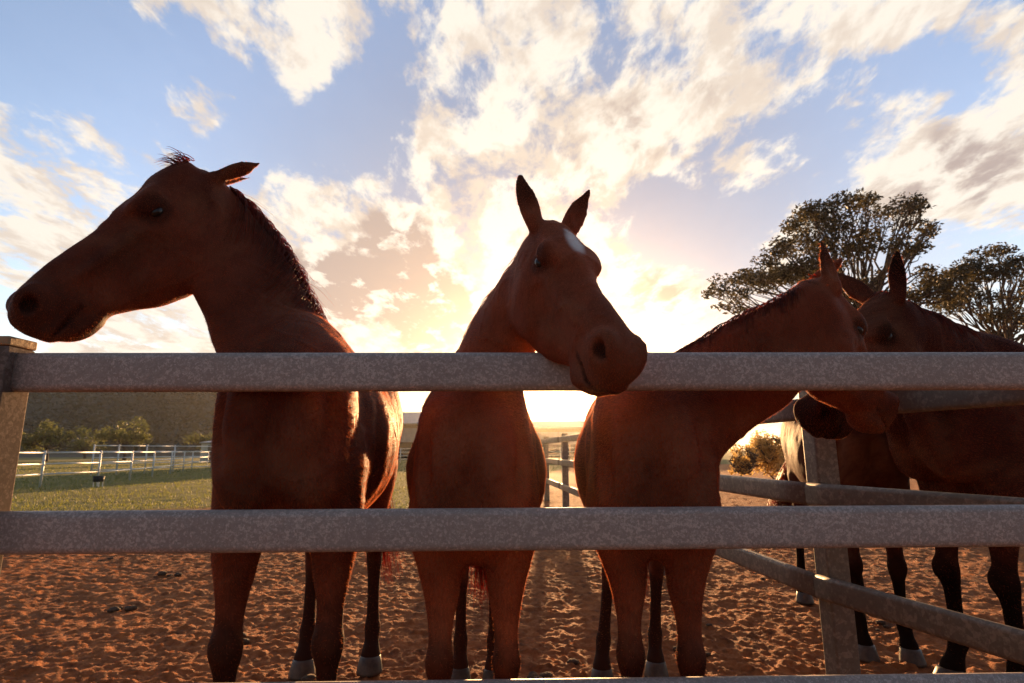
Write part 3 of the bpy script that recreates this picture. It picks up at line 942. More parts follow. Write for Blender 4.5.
def ground_h(x, y):
    r = np.hypot(x, y)
    am = arena_mask(x, y)
    n1 = vnoise(x * 1.1, y * 1.1, 1) - .5
    n2 = vnoise(x * 5.0 + n1, y * 6.5, 2) - .5
    n3 = vnoise(x * 12, y * 15, 3) - .5
    n4 = vnoise(x * 25, y * 30, 4) - .5
    n5 = vnoise(x * 50, y * 55, 8) - .5
    clod = sstep(.70, .80, vnoise(x * 9 + 40, y * 10, 6)) * (.6 + n4)
    rid = sstep(.62, .72, vnoise(x * 22 + 7, y * 26, 7))
    fade = 1 - sstep(12, 60, r)
    pr = np.zeros_like(x)
    cs = .34
    cx_, cy_ = np.floor(x / cs), np.floor(y / cs)
    for ox in (-1, 0, 1):
        for oy in (-1, 0, 1):
            kx, ky = cx_ + ox, cy_ + oy
            on = _hash(kx, ky, 51) < .62
            px_ = (kx + .15 + .7 * _hash(kx, ky, 52)) * cs; py_ = (ky + .15 + .7 * _hash(kx, ky, 53)) * cs
            q = np.hypot(x - px_, (y - py_) * .85) / (.055 + .03 * _hash(kx, ky, 54))
            pr += on * (-.020 * (1 - sstep(.55, 1.0, q)) + .010 * np.exp(-((q - 1.25) / .28) ** 2))
    hh = am * (.025 * n1 + .010 * n2 + .009 * n3 + .012 * n4 + .016 * n5 + .009 * clod + .008 * rid + .3 * pr) + (1 - am) * (.05 * n1 + .015 * n2)
    return hh * fade - .012


rad = [0.35]
while rad[-1] < 1.8: rad.append(rad[-1] * 1.06)
while rad[-1] < 9: rad.append(rad[-1] * 1.0042)
while rad[-1] < 20: rad.append(rad[-1] * 1.009)
while rad[-1] < 1500: rad.append(rad[-1] * 1.06)
rad = np.array(rad)
th = np.concatenate([np.linspace(-56, 56, 560), np.linspace(58, 302, 118)])
th = np.radians(th)
RR, TH = np.meshgrid(rad, th, indexing='ij')
gx, gy = RR * np.sin(TH), RR * np.cos(TH)
gz = ground_h(gx, gy)
nr, nt2 = RR.shape
V = np.stack([gx, gy, gz], 2).reshape(-1, 3)
i, j = np.meshgrid(np.arange(nr - 1), np.arange(nt2), indexing='ij')
j2 = (j + 1) % nt2
Q = np.stack([i * nt2 + j, (i + 1) * nt2 + j, (i + 1) * nt2 + j2, i * nt2 + j2], 2).reshape(-1, 4)[:, ::-1]
cen = len(V)
V = np.concatenate([V, [[0, 0, -.012]]])

m, nt, bs, out = new_mat('ground')
co = objcoord(nt)
f1 = noise(nt, 1.3, 5, .6, co)
f2 = noise(nt, 14, 6, .65, co)
dirt = ramp(nt, f2, [(.26, (.13, .048, .020)), (.46, (.38, .125, .038)), (.72, (.56, .205, .065))])
dirt = mixc(nt, .5, dirt, ramp(nt, f1, [(.3, (.55, .5, .5)), (.7, (1.25, 1.2, 1.1))]), 'MULTIPLY')
drk = nt.nodes.new('ShaderNodeMapRange')
nt.links.new(noise(nt, 2.2, 8, .75, co, .8), drk.inputs[0])
for q_, v_ in zip((1, 2, 3, 4), (.56, .70, 0, .8)): drk.inputs[q_].default_value = v_
dirt = mixc(nt, drk.outputs[0], dirt, (.075, .040, .026))
stw = nt.nodes.new('ShaderNodeMapRange')
nt.links.new(noise(nt, 1.0, 3, .6, objcoord(nt, (22, 90, 40)), 1.5), stw.inputs[0])
for q_, v_ in zip((1, 2, 3, 4), (.68, .74, 0, .55)): stw.inputs[q_].default_value = v_
dirt = mixc(nt, stw.outputs[0], dirt, (.55, .36, .17))
grs = ramp(nt, noise(nt, .8, 5, .65, co), [(.3, (.13, .11, .03)), (.55, (.20, .18, .045)), (.75, (.27, .23, .06))])
at_ = nt.nodes.new('ShaderNodeAttribute'); at_.attribute_name = 'arena'
spx = nt.nodes.new('ShaderNodeSeparateColor'); nt.links.new(at_.outputs['Color'], spx.inputs[0])
col = mixc(nt, spx.outputs[0], grs, dirt)
nt.links.new(col, bs.inputs['Base Color'])
bs.inputs['Roughness'].default_value = .9
bs.inputs['Specular IOR Level'].default_value = .2
bump(nt, bs, noise(nt, 40, 7, .75, co), .9, .03)
ground = mesh_obj('ground', V, Q, m, None, True)
ca = ground.data.color_attributes.new('arena', 'FLOAT_COLOR', 'POINT')
am = np.concatenate([arena_mask(gx, gy).ravel(), [1.0]])
ca.data.foreach_set('color', np.stack([am, am, am, am * 0 + 1], 1).astype(np.float32).ravel())
tag(ground, kind='structure')

# dung and clods trodden into the arena dirt
vs, fs, nn = [], [], 0
for _ in range(26):
    gx0, gy0 = random.uniform(-5, 5), random.uniform(2.6, 9.5)
    for _ in range(random.randint(1, 6)):
        x, y = gx0 + random.gauss(0, .09), gy0 + random.gauss(0, .09)
        r = random.uniform(.012, .036)
        z = float(ground_h(np.array([x]), np.array([y]))[0]) + r * .35
        N_, M_ = 9, 6
        base = nn
        for i in range(M_ + 1):
            for j in range(N_):
                t_, p_ = math.pi * i / M_, 2 * math.pi * j / N_
                q = r * (1 + (random.uniform(-.22, .22) if 0 < i < M_ else 0))
                vs.append((x + 1.2 * q * math.sin(t_) * math.cos(p_), y + q * math.sin(t_) * math.sin(p_), z - .2 * r + .55 * q * math.cos(t_))); nn += 1
        for i in range(M_):
            for j in range(N_):
                k = (j + 1) % N_
                fs.append((base + i * N_ + j, base + (i + 1) * N_ + j, base + (i + 1) * N_ + k, base + i * N_ + k))
tag(mesh_obj('manure', vs, fs, simple_mat('manure', (.05, .030, .018), (.13, .075, .040), 30, .95, 0, .8, 90, .01), None, True), kind='stuff')

# grass on the field
def blades(n, xr, yr, hmin, hmax, wd):
    x = rng.uniform(*xr, n); u = rng.random(n)
    y = yr[0] * (yr[1] / yr[0]) ** u
    x = x * y / yr[0]
    keep = arena_mask(x, y) < .35
    x, y = x[keep], y[keep]; n = len(x)
    z = ground_h(x, y) - .005
    a = rng.uniform(0, 6.28, n); hgt = rng.uniform(hmin, hmax, n) * (1 + y / 60)
    lean = rng.normal(0, .35, (n, 2)) * hgt[:, None]
    w = wd * (1 + y / 15)
    b0 = np.stack([x - w * np.cos(a), y - w * np.sin(a), z], 1)
    b1 = np.stack([x + w * np.cos(a), y + w * np.sin(a), z], 1)
    t = np.stack([x + lean[:, 0], y + lean[:, 1], z + hgt], 1)
    V = np.stack([b0, b1, t], 1).reshape(-1, 3)
    return V, np.arange(3 * n).reshape(-1, 3)


v1, q1 = blades(42000, (-14, 1.5), (10.5, 70), .02, .065, .007)
g = mesh_obj('grass', v1, q1, M_GRASS)
tag(g, kind='stuff')

# ------------------------------------------------------------------ far yard fences on the left
def yard_fence(label, pts, heights, name='rail_fence', r=.025, base=0.0, group=None):
    pts = [np.array([p[0], p[1], 0.0]) for p in pts]
    e = tag(empty(name, pts[0]), label, 'fence', group)
    for z in heights:
        mb = MB()
        for a, b in zip(pts[:-1], pts[1:]):
            dd = nrm(b - a) * .03
            mb.tube([a + dd - pts[0] + (0, 0, z), b - dd - pts[0] + (0, 0, z)], r, 8)
        mb.build('rail', M_FARRAIL, e, True)
    for p in pts:
        mb = MB(); q = p - pts[0]
        mb.tube([q + (0, 0, -.1), q + (0, 0, heights[0] + .06)], r * 1.5, 8)
        mb.build('post', M_FARRAIL, e, True)
    return e


lp = [(-15.6 - .0, 14.5), (-15.5, 16.9), (-15.5, 19.2), (-15.2, 21.4), (-15.6, 23.8), (-16.8, 27.2), (-18.2, 31.0), (-19.8, 35.0), (-21.5, 39.0), (-22.3, 42.5)]
yard_fence('long low grey rail fence across the grass field on the far left', lp, (1.12, .75, .42))
lp2 = [(-22.0, 30.0), (-20.6, 33), (-19.0, 36.5), (-17.3, 40.0), (-15.5, 44), (-13.5, 48.0)]
lp2 = [at(93, 452, 29), at(118, 452, 30), at(146, 452, 31.5), at(174, 452, 33.5), at(212, 452, 36), at(262, 452, 39)]
yard_fence('taller steel yard panels standing behind the low field fence', [(p[0], p[1]) for p in lp2], (1.45, 1.15, .85, .55, .25))
mb = MB()
mb.tube([(0, 0, 0.0), (0, 0, .03), (0, 0, .42), (0, 0, .42), (0, 0, .08)], [.30, .34, .38, .34, .30], 16)
tr = mb.build('feed_tub', simple_mat('tub', (.015, .015, .015), (.03, .03, .03), 8, .6), None, True)
q_ = at(99, 470, 19.4); tr.location = (q_[0], 19.4, .16); tr.scale = (.45, .45, .45)
# its little stand so that the tub does not float
for sx in (-1, 1):
    for sy_ in (-1, 1):
        mb = MB(); mb.box((sx * .2, sy_ * .2, -.175), (.05, .05, .36)); mb.build('leg', M_FARRAIL, tr)
tag(tr, 'black feed tub on a stand beside the low grey field fence', 'feed tub')

# fence in the middle distance behind the gap in front of the barn
yard_fence('pale rail fence in front of the long barn', [at(p_, 455, y_)[:2] for p_, y_ in ((330, 62), (365, 60), (400, 59), (437, 58), (475, 57), (515, 56), (560, 55), (610, 54))],
           (1.35, 1.0, .65, .3), r=.035)

# ------------------------------------------------------------------ barn
M_TIN = simple_mat('barn_tin', (.30, .27, .25), (.42, .38, .35), 3, .5, .3, .5, 1, .05, (1, 1, 1))
M_WALL = simple_mat('barn_wall', (.26, .235, .24), (.36, .33, .33), 1.5, .7, .1, .2, 4, .03)
M_DARK = simple_mat('barn_inside', (.02, .016, .014), (.05, .04, .032), 3, .9, 0, 0)
M_TIMBER = simple_mat('timber', (.20, .13, .08), (.34, .24, .15), 7, .8, 0, .3, 40, .01)


def barn(label, x0, x1, Y, dep, zl, ze, zr, name='barn'):
    """long shed along X: open bays below zl, sheeted wall zl..ze, gable roof to zr"""
    e = tag(empty(name, ((x0 + x1) / 2, Y, 0)), label, 'barn')
    w = x1 - x0
    mb = MB()
    mb.box((0, dep - .1, ze / 2), (w, .2, ze)); mb.box((-w / 2 + .1, dep / 2 - .05, ze / 2), (.2, dep - .2, ze)); mb.box((w / 2 - .1, dep / 2 - .05, ze / 2), (.2, dep - .2, ze))
    mb.build('wall', M_DARK, e)
    mb = MB(); n = int(w / .38)
    for i in range(n):
        xx = -w / 2 + (i + .5) * w / n
        mb.box((xx, (-.02 if i % 2 else .03), (zl + ze) / 2), (w / n - .01, .06, ze - zl))
    mb.build('upper_wall', M_WALL, e)
    mb = MB(); mb.box((0, -.12, ze - .25), (w + .4, .10, .55)); mb.build('fascia', M_TIMBER, e)
    nb = max(3, int(w / 5))
    for i in range(nb + 1):
        mb = MB(); mb.box((-w / 2 + .2 + i * (w - .4) / nb, .0, zl / 2), (.24, .24, zl)); mb.build('post', M_TIMBER, e)
    mb = MB()
    o_ = .8
    t = .12
    for (ya, za, yb, zb) in ((-o_, ze + .05, dep / 2, zr), (dep + o_, ze + .05, dep / 2, zr)):
        vs = [(x, y, z + q) for x in (-w / 2 - .5, w / 2 + .5) for (y, z) in ((ya, za), (yb, zb)) for q in (0, t)]
        mb.add(vs, [(0, 1, 3, 2), (4, 6, 7, 5), (0, 4, 5, 1), (2, 3, 7, 6), (0, 2, 6, 4), (1, 5, 7, 3)])
    mb.build('roof', M_TIN, e)
    for sx in (-1, 1):
        mb = MB()
        vs = [(sx * (w / 2 - .06 + q), y, z) for q in (-.05, .05) for (y, z) in ((.1, ze), (dep - .1, ze), (dep / 2, zr - .02))]
        mb.add(vs, [(0, 1, 2), (3, 5, 4), (0, 3, 4, 1), (1, 4, 5, 2), (2, 5, 3, 0)])
        mb.build('gable', M_WALL, e)
    return e


barn('long grey tin barn with an open dark lower side behind the fence', -17.6, -9.0, 86, 14, 2.4, 5.0, 7.2)
barn('lower brown stable block behind the middle and right horses', -8.6, 26, 88, 10, 2.0, 4.4, 5.7, 'stable_block')

# small pale shed at the left edge of the first horse
mb = MB()
e = tag(empty('field_shed', tuple(at(214, 456, 62)[:2]) + (0,)), 'small cream shed beyond the yard panels beside the left horse', 'shed')
mb.box((0, 0, 1.05), (1.9, 2.2, 2.1)); mb.build('wall', simple_mat('cream', (.62, .55, .42), (.75, .68, .55), 3, .8), e)
mb = MB(); mb.box((0, 0, 2.16), (2.2, 2.5, .12), 0, 0, Matrix.Rotation(R(5), 3, 'X')); mb.build('roof', M_TIN, e)
mb = MB(); mb.box((.2, -1.12, .92), (.8, .05, 1.8)); mb.build('door', M_TIMBER, e)

# ------------------------------------------------------------------ trees
def leaf_cloud(centres, radii, per, size, flat=.55):
    vs, n = [], 0
    for c, r, m in zip(centres, radii, per):
        u = rng.normal(size=(m, 3)); u /= np.linalg.norm(u, axis=1)[:, None]
        q = u * (rng.random(m) ** .45)[:, None] * np.array([1, 1, flat]) * r
        # ragged clumps: thin out by noise
        nz = vnoise(q[:, 0] * 4.0 / r + c[0], q[:, 2] * 4.0 / r + q[:, 1] * 2.6 / r, 11)
        q = q[nz > .47]
        m = len(q)
        cen = c + q
        a = rng.normal(size=(m, 3)); a[:, 2] *= .6; a /= np.linalg.norm(a, axis=1)[:, None]
        b = np.cross(a, rng.normal(size=(m, 3))); b /= np.linalg.norm(b, axis=1)[:, None]
        ln = size * rng.uniform(.6, 1.4, (m, 1)); wd = ln * rng.uniform(.3, .5, (m, 1))
        vs.append(np.stack([cen - a * ln, cen + b * wd, cen + a * ln, cen - b * wd], 1).reshape(-1, 3))
    V = np.concatenate(vs)
    return V, np.arange(len(V)).reshape(-1, 4)


def tree(label, base, clumps, size, per, trunk_r, fork, mat=None, name='tree', flat=.5, group=None, bark=None):
    base = np.array([base[0], base[1], 0.0])
    e = tag(empty(name, base), label, ('shrub' if 'shrub' in name else 'tree'), group)
    mb = MB()
    fk = np.array(fork) - base
    mb.tube([np.array([0, 0, -.3]), fk * .35 + (.1, 0, 0), fk * .7 + (-.08, .1, 0), fk], [trunk_r * 1.25, trunk_r, trunk_r * .85, trunk_r * .7], 10)
    cl = [(np.array(c) - base, r) for c, r in clumps]
    for c, r in cl:
        v = c - fk
        s0 = fk * random.uniform(.75, 1.0)
        mid = s0 + (c - s0) * .5 + np.array([random.uniform(-.4, .4), random.uniform(-.4, .4), -.12 * np.linalg.norm(v)])
        t = np.linspace(0, 1, 8)[:, None]
        P = (1 - t) ** 2 * s0 + 2 * (1 - t) * t * mid + t ** 2 * c
        P[1:-1] += rng.normal(0, .03, (6, 3)) * np.linalg.norm(v)
        mb.tube(P, np.linspace(trunk_r * .30, .02, 8), 6)
        for q in range(5):
            k = random.randint(4, 7)
            tip = c + np.clip(rng.normal(0, .4, 3), -.7, .7) * np.array([1, 1, flat]) * r
            mb.tube([P[k], (P[k] + tip) / 2 + rng.normal(0, .08, 3), tip], [.03, .02, .008], 4)
    mb.build('trunk', bark or M_BARK, e, True)
    V, Q = leaf_cloud([c for c, r in cl], [r for c, r in cl], [int(per * r * r * random.uniform(.45, 1.55)) for c, r in cl], size, flat)
    mesh_obj('crown', V, Q, mat or M_LEAF, e)
    return e


def clumps_px(lst, Y, spread):
    out_ = []
    for px_, py_, rp in lst:
        y = Y + random.uniform(-spread, spread)
        out_.append((at(px_, py_, y), rp / FPX * y))
    return out_


big = [(812, 212, 20), (835, 207, 22), (862, 205, 20), (884, 215, 18), (906, 204, 20), (922, 210, 12), (800, 226, 20), (845, 228, 26), (872, 235, 22), (908, 226, 18), (926, 235, 14),
       (930, 228, 12), (780, 250, 20), (805, 250, 24), (830, 250, 20), (768, 262, 18), (745, 278, 16), (722, 282, 16), (712, 294, 12), (735, 296, 18), (765, 285, 22), (790, 275, 24), (815, 275, 24),
       (845, 262, 18), (868, 256, 16), (902, 248, 18), (918, 252, 14), (925, 272, 12), (880, 275, 14), (858, 285, 16), (905, 290, 16), (935, 285, 20), (918, 300, 18), (950, 300, 14)]
big += [(x_ + random.uniform(-14, 14), y_ + random.uniform(-8, 16), r_ * random.uniform(.7, 1.1)) for x_, y_, r_ in big]
cl = clumps_px(big, 26, 2.6)
tree('tall spreading gum tree with an open lacy crown rising behind the nuzzling horses', at(858, 400, 26)[:2], cl, .10, 760, .26, at(862, 300, 26), flat=.5, name='gum_tree')
rt = [(985, 256, 18), (1000, 252, 14), (968, 268, 16), (955, 280, 18), (985, 275, 20), (1008, 272, 18), (1020, 262, 14), (1032, 280, 20), (965, 295, 18), (942, 290, 14), (950, 308, 16), (990, 300, 16),
      (1015, 298, 18), (1040, 300, 22), (1055, 270, 20), (1000, 318, 18), (1030, 320, 18), (1060, 312, 20), (935, 318, 14)]
rt += [(x_ + random.uniform(-12, 12), y_ + random.uniform(-4, 16), r_ * random.uniform(.7, 1.1)) for x_, y_, r_ in rt]
cl = clumps_px(rt, 31, 2.4)
tree('darker gum tree at the right edge leaning over the ridge of the right horse', at(1005, 420, 31)[:2], cl, .115, 640, .26, at(1004, 335, 31), flat=.5, name='gum_tree')

# bushy trees at the foot of the hill
for (px_, py_, Y, w_, lab) in ((46, 436, 75, 26, 'pale green bushy tree nearest the left post at the foot of the hill'),
                               (124, 434, 84, 24, 'round green tree in the middle of the field edge below the hill'),
                               (84, 444, 110, 13, 'low olive tree between the pale and the round ones'),
                               (205, 438, 100, 15, 'olive tree beside the neck of the left horse below the hill')):
    lst = [(px_ + random.gauss(0, .62) * w_, py_ + random.uniform(-.55, .55) * w_ * (.55 + .45 * math.cos(q_)), w_ * random.uniform(.16, .46)) for q_ in range(22)]
    tree(lab, at(px_, 455, Y)[:2], clumps_px(lst, Y, 1.6), .22, 170, .22, at(px_, py_ + 8, Y), M_LEAF2, 'bushy_tree', .8)

# sunlit dry shrubs seen through the gap above the side fence
M_DRY = leaf_mat('dry_leaf', (.50, .32, .09), (.70, .48, .16), .6, 2.0)
for (px_, py_, Y, w_, lab) in ((744, 458, 15.5, 15, 'smallest dry golden shrub low in the gap above the side fence rail'),
                               (768, 450, 17.0, 24, 'tall dry golden shrub in the gap beside the square fence post'),
                               (795, 452, 16.0, 20, 'dry golden shrub partly hidden by the square fence post')):
    lst = [(px_ + random.uniform(-w_, w_) * .7, py_ + random.uniform(-.5, .9) * w_, w_ * random.uniform(.34, .55)) for _ in range(16)]
    tree(lab, at(px_, 455, Y)[:2], clumps_px(lst, Y, .3), .040, 7000, .03, at(px_, py_ + 12, Y), M_DRY, 'dry_shrub', .9, 'dry shrubs beyond the side fence')
# ------------------------------------------------------------------ hill with its wood
def hill_h(x, y):
    c = np.exp(-((x + 150) / 95.0) ** 2) * np.exp(-((y - 330) / 110.0) ** 2) * 33
    c += np.exp(-((x + 330) / 150.0) ** 2) * np.exp(-((y - 360) / 130.0) ** 2) * 36
    c += (vnoise(x * .02, y * .02, 31) - .5) * 8 * sstep(0, 12, c)
    return c - 1.5


hx = np.linspace(-720, 160, 120); hyv = np.linspace(130, 640, 70)
HX, HY = np.meshgrid(hx, hyv, indexing='ij')
HZ = hill_h(HX, HY)
V = np.stack([HX, HY, HZ], 2).reshape(-1, 3)
i, j = np.meshgrid(np.arange(119), np.arange(69), indexing='ij')
Q = np.stack([i * 70 + j, (i + 1) * 70 + j, (i + 1) * 70 + j + 1, i * 70 + j + 1], 2).reshape(-1, 4)
hills = mesh_obj('hills', V, Q, simple_mat('hill_soil', (.05, .045, .025), (.09, .08, .04), .05, .95, 0, 0), None, True)
tag(hills, kind='structure')
n = 6500
fx_ = rng.uniform(-420, 40, n); fy_ = rng.uniform(150, 400, n)
hh = hill_h(fx_, fy_)
k = hh > .5
fx_, fy_, hh = fx_[k], fy_[k], hh[k]
rr = rng.uniform(2.2, 4.2, len(fx_))
V, Q = leaf_cloud(np.stack([fx_, fy_, hh + rr * .9], 1), rr, np.full(len(fx_), 26), 1.0, 1.1)
w = mesh_obj('forest', V, Q, M_FOREST)
tag(w, kind='stuff')

# ------------------------------------------------------------------ sky and sun
SUN_AZ, SUN_EL = R(3.9), R(5.4)
sdir = Vector((math.sin(SUN_AZ) * math.cos(SUN_EL), math.cos(SUN_AZ) * math.cos(SUN_EL), math.sin(SUN_EL)))
sun = bpy.data.lights.new('sun', 'SUN')
sun.energy = 5.0
sun.angle = R(.55)
sun.color = (1.0, .56, .24)
so = bpy.data.objects.new('sun', sun)
COL.objects.link(so)
so.rotation_euler = sdir.to_track_quat('Z', 'Y').to_euler()

wd = bpy.data.worlds.new('World')
sc.world = wd
wd.use_nodes = True
nt = wd.node_tree
for q in list(nt.nodes): nt.nodes.remove(q)
N = nt.nodes.new; Lk = nt.links.new
out = N('ShaderNodeOutputWorld'); bg = N('ShaderNodeBackground')
Lk(bg.outputs[0], out.inputs[0])
sky = N('ShaderNodeTexSky')
sky.sky_type = 'NISHITA'
sky.sun_disc = False
sky.sun_elevation = SUN_EL
sky.sun_rotation = SUN_AZ
sky.air_density = 1.0; sky.dust_density = .6; sky.ozone_density = 1.5
tc = N('ShaderNodeTexCoord')
dirv = tc.outputs['Generated']


def mth(op, a, b=None, c=None):
    m_ = N('ShaderNodeMath'); m_.operation = op
    for k_, v_ in enumerate((a, b, c)):
        if v_ is None: continue
        if isinstance(v_, (int, float)): m_.inputs[k_].default_value = v_
        else: Lk(v_, m_.inputs[k_])
    return m_.outputs[0]


def maprange(x, a, b, lo=0.0, hi=1.0, smooth=True):
    m_ = N('ShaderNodeMapRange')
    m_.interpolation_type = 'SMOOTHSTEP' if smooth else 'LINEAR'
    Lk(x, m_.inputs[0])
    for k_, v_ in zip((1, 2, 3, 4), (a, b, lo, hi)): m_.inputs[k_].default_value = v_
    return m_.outputs[0]


def dotp(vec):
    m_ = N('ShaderNodeVectorMath'); m_.operation = 'DOT_PRODUCT'
    Lk(dirv, m_.inputs[0]); m_.inputs[1].default_value = tuple(vec)
    return m_.outputs['Value']


sep = N('ShaderNodeSeparateXYZ'); Lk(dirv, sep.inputs[0])
zc = mth('MAXIMUM', mth('ADD', sep.outputs[2], .16), .05)
cmb = N('ShaderNodeCombineXYZ')
Lk(mth('DIVIDE', sep.outputs[0], zc), cmb.inputs[0]); Lk(mth('DIVIDE', sep.outputs[1], zc), cmb.inputs[1])
pl = cmb.outputs[0]


def pdir(px_, py_):
    p_ = at(px_, py_, 1.0) - np.array([0, 0, EYE])
    return nrm(p_)


def cover(blobs):
    acc = None
    for px_, py_, rp, wgt in blobs:
        v = pdir(px_, py_)
        r0 = math.atan(rp / FPX) * (.5 + .5 * 1 / (1 + ((px_ - 512) ** 2 + (py_ - 341) ** 2) / FPX ** 2) * 1.0)
        x = maprange(dotp(v), math.cos(r0 * 1.25), math.cos(r0 * .35), 0.0, wgt)
        acc = x if acc is None else mth('ADD', acc, x)
    return acc


bright = [(30, 165, 75, .30), (20, 110, 70, .16), (70, 215, 70, .26), (130, 240, 60, .10), (35, 250, 60, .18),
          (175, 12, 38, .22), (235, 25, 40, .22), (320, 12, 45, .22), (300, 65, 34, .20), (208, 102, 30, .30), (165, 100, 22, .2), (135, 150, 34, .20), (380, 5, 40, .12),
          (320, 200, 50, .30), (285, 210, 40, .22), (360, 205, 34, .22), (300, 250, 50, .15), (440, 60, 40, .20), (480, 105, 60, .22), (450, 150, 55, .22), (470, 190, 60, .25),
          (560, 150, 90, .30), (600, 110, 80, .28), (660, 60, 90, .30), (760, 45, 90, .30), (850, 20, 80, .30), (940, 5, 70, .2), (540, 30, 70, .26), (480, 25, 45, .2), (690, 120, 70, .25),
          (760, 150, 40, .25), (720, 175, 34, .22), (810, 168, 18, .22), (880, 120, 36, .22), (920, 105, 34, .22), (985, 85, 34, .22), (1000, 45, 30, .15),
          (950, 160, 70, .28), (1010, 150, 70, .28), (960, 200, 60, .28), (1015, 205, 60, .2), (880, 175, 36, .2), (760, 235, 50, .18), (640, 290, 45, .2), (690, 290, 34, .2),
          (560, 230, 80, .2), (480, 260, 60, .2), (130, 325, 70, .3), (260, 330, 70, .25), (420, 330, 80, .2)]
grey = [(395, 250, 44, .8), (360, 285, 40, .7), (430, 303, 48, .8), (320, 290, 44, .6), (300, 280, 30, .4), (440, 345, 40, .35), (600, 150, 50, .22), (660, 105, 60, .2), (560, 210, 30, .1),
        (650, 292, 30, .35), (690, 288, 24, .3), (930, 170, 50, .22), (985, 155, 50, .2), (1015, 180, 46, .18), (890, 188, 34, .14), (740, 70, 40, .12), (60, 220, 40, .12)]
cv = cover(bright)
gv = cover(grey)


def wnoise(scale, det, rgh, dist, off):
    mp = N('ShaderNodeMapping'); mp.inputs['Location'].default_value = (off, off * 1.7, 0)
    mp.inputs['Rotation'].default_value = (0, 0, R(28)); mp.inputs['Scale'].default_value = (1.05, .6, 1)
    Lk(pl, mp.inputs[0])
    q = N('ShaderNodeTexNoise'); q.inputs['Scale'].default_value = scale; q.inputs['Detail'].default_value = det
    q.inputs['Roughness'].default_value = rgh; q.inputs['Distortion'].default_value = dist
    Lk(mp.outputs[0], q.inputs['Vector'])
    return q.outputs[0]


def shifted(scale, det, rgh, dist, off, sh):
    global pl
    keep = pl
    a_ = N('ShaderNodeVectorMath'); a_.operation = 'ADD'
    Lk(pl, a_.inputs[0]); a_.inputs[1].default_value = sh
    pl = a_.outputs[0]
    r_ = wnoise(scale, det, rgh, dist, off)
    pl = keep
    return r_


n1 = wnoise(4.7, 10, .64, .4, 3.1)
n1b = shifted(4.6, 6, .64, .35, 3.1, (.005, .06, 0))
n2 = wnoise(15, 8, .66, .25, 8.4)
n3 = wnoise(9.0, 6, .6, .3, 14.7)
blue = [(80, 60, 90, .34), (190, 60, 45, .2), (20, 45, 60, .22), (255, 150, 45, .22), (370, 120, 50, .26), (330, 150, 40, .22), (250, 100, 36, .2), (150, 205, 40, .12), (420, 175, 28, .22),
        (620, 55, 32, .22), (590, 80, 26, .16), (670, 70, 26, .16), (700, 235, 60, .34), (650, 215, 36, .22), (755, 205, 30, .2), (690, 150, 26, .16), (800, 135, 40, .22), (860, 85, 34, .24),
        (925, 65, 34, .24), (975, 110, 26, .22), (880, 145, 24, .2), (1010, 235, 34, .3), (940, 250, 34, .28), (830, 190, 30, .2), (480, 70, 18, .16), (755, 45, 22, .14)]
bl = cover(blue)
cvc = mth('SUBTRACT', mth('MINIMUM', cv, .27), bl)
dens = mth('ADD', mth('MULTIPLY_ADD', n1, 1.5, -.75), mth('ADD', mth('MULTIPLY_ADD', n2, 1.15, -.545), mth('ADD', cvc, mth('ADD', mth('MULTIPLY', gv, .7), maprange(sep.outputs[2], .02, .14, .32, 0.0)))))
mask = maprange(dens, .02, .36)
lit = mth('MULTIPLY', mth('SUBTRACT', n1b, n1), -1.6)
thick = mth('ADD', mth('MULTIPLY', gv, maprange(mth('ADD', n3, mth('MULTIPLY', n2, .5)), .52, .92, 1.75, .25)), mth('ADD', mth('MULTIPLY', maprange(n1b, .50, .75), .26), mth('MULTIPLY', lit, -.45)))
thick = maprange(thick, .12, .75)
sund = dotp(sdir)
near = maprange(sund, .45, 1.0, 0, 1, False)
near2 = mth('POWER', mth('MAXIMUM', sund, 0.0), 14.0)
near3 = mth('POWER', mth('MAXIMUM', sund, 0.0), 160.0)
near4 = mth('POWER', mth('MAXIMUM', sund, 0.0), 2600.0)

CL = 1.0
soft = mixc(nt, near2, (3.4, 2.9, 2.42), (3.9, 3.2, 2.35))
high = mixc(nt, near2, (4.25, 3.85, 3.3), (5.0, 4.6, 3.8))
warm = mixc(nt, maprange(mth('ADD', n3, mth('MULTIPLY', lit, .8)), .36, .62), soft, high)
dull = mixc(nt, near2, (2.15, 1.72, 1.52), (2.3, 1.72, 1.35))
ccol = mixc(nt, thick, warm, dull)
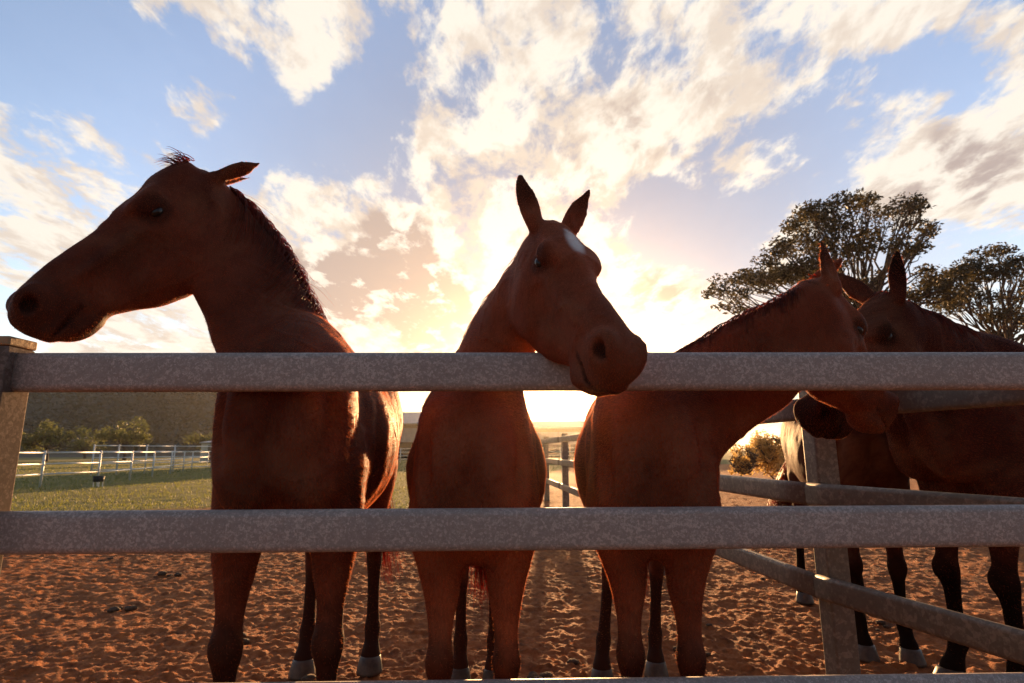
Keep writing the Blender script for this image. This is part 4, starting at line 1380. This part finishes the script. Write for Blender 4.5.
# clouds opposite the sun are dimmer
amb = maprange(sund, -.2, .75, .16, 1.0)
ccol = mixc(nt, 1.0, ccol, None or (1, 1, 1), 'MULTIPLY')
vm = N('ShaderNodeVectorMath'); vm.operation = 'SCALE'
Lk(ccol, vm.inputs[0]); Lk(amb, vm.inputs['Scale'])
# clear sky: the Nishita sky lifted a little towards haze
SKYG = N('ShaderNodeVectorMath'); SKYG.operation = 'SCALE'
Lk(sky.outputs[0], SKYG.inputs[0]); Lk(mth('MULTIPLY', maprange(sund, -.5, .6, .75, 1.55), maprange(sund, .70, .99, 1.0, .40)), SKYG.inputs['Scale'])
clear = mixc(nt, 1.0, SKYG.outputs[0], (1.04, .95, 1.05), 'MULTIPLY')
clear = mixc(nt, .04, clear, vm.outputs[0])
mixed = mixc(nt, mth('MULTIPLY', mask, .95), clear, vm.outputs[0])
# light scattered round the sun by thin cloud
for p_, c_ in ((near2, (.45, .38, .28)), (near3, (7.0, 4.6, 2.2)), (near4, (60, 38, 16))):
    s_ = N('ShaderNodeVectorMath'); s_.operation = 'SCALE'
    s_.inputs[0].default_value = c_; Lk(p_, s_.inputs['Scale'])
    a_ = N('ShaderNodeVectorMath'); a_.operation = 'ADD'
    Lk(mixed, a_.inputs[0]); Lk(s_.outputs[0], a_.inputs[1]); mixed = a_.outputs[0]
Lk(mixed, bg.inputs[0])
bg.inputs[1].default_value = .083

# ------------------------------------------------------------------ evening haze
mb = MB(); mb.box((0, 0, 28.5), (3300, 3300, 63))
m, nt, bs, out = new_mat('haze_air')
nt.nodes.remove(bs)
pv = nt.nodes.new('ShaderNodeVolumePrincipled')
pv.inputs['Color'].default_value = (.92, .86, .78, 1)
pv.inputs['Density'].default_value = HAZE
pv.inputs['Anisotropy'].default_value = .86
nt.links.new(pv.outputs[0], out.inputs['Volume'])
tag(mb.build('haze', m), kind='stuff')

# ------------------------------------------------------------------ view
sc.view_settings.view_transform = 'Standard'
sc.view_settings.look = 'None'
sc.view_settings.exposure = 1.6
sc.view_settings.gamma = 1
sc.view_settings.use_curve_mapping = False
sc.cycles.use_denoising = True
sc.cycles.max_bounces = 6
sc.cycles.sample_clamp_indirect = 4
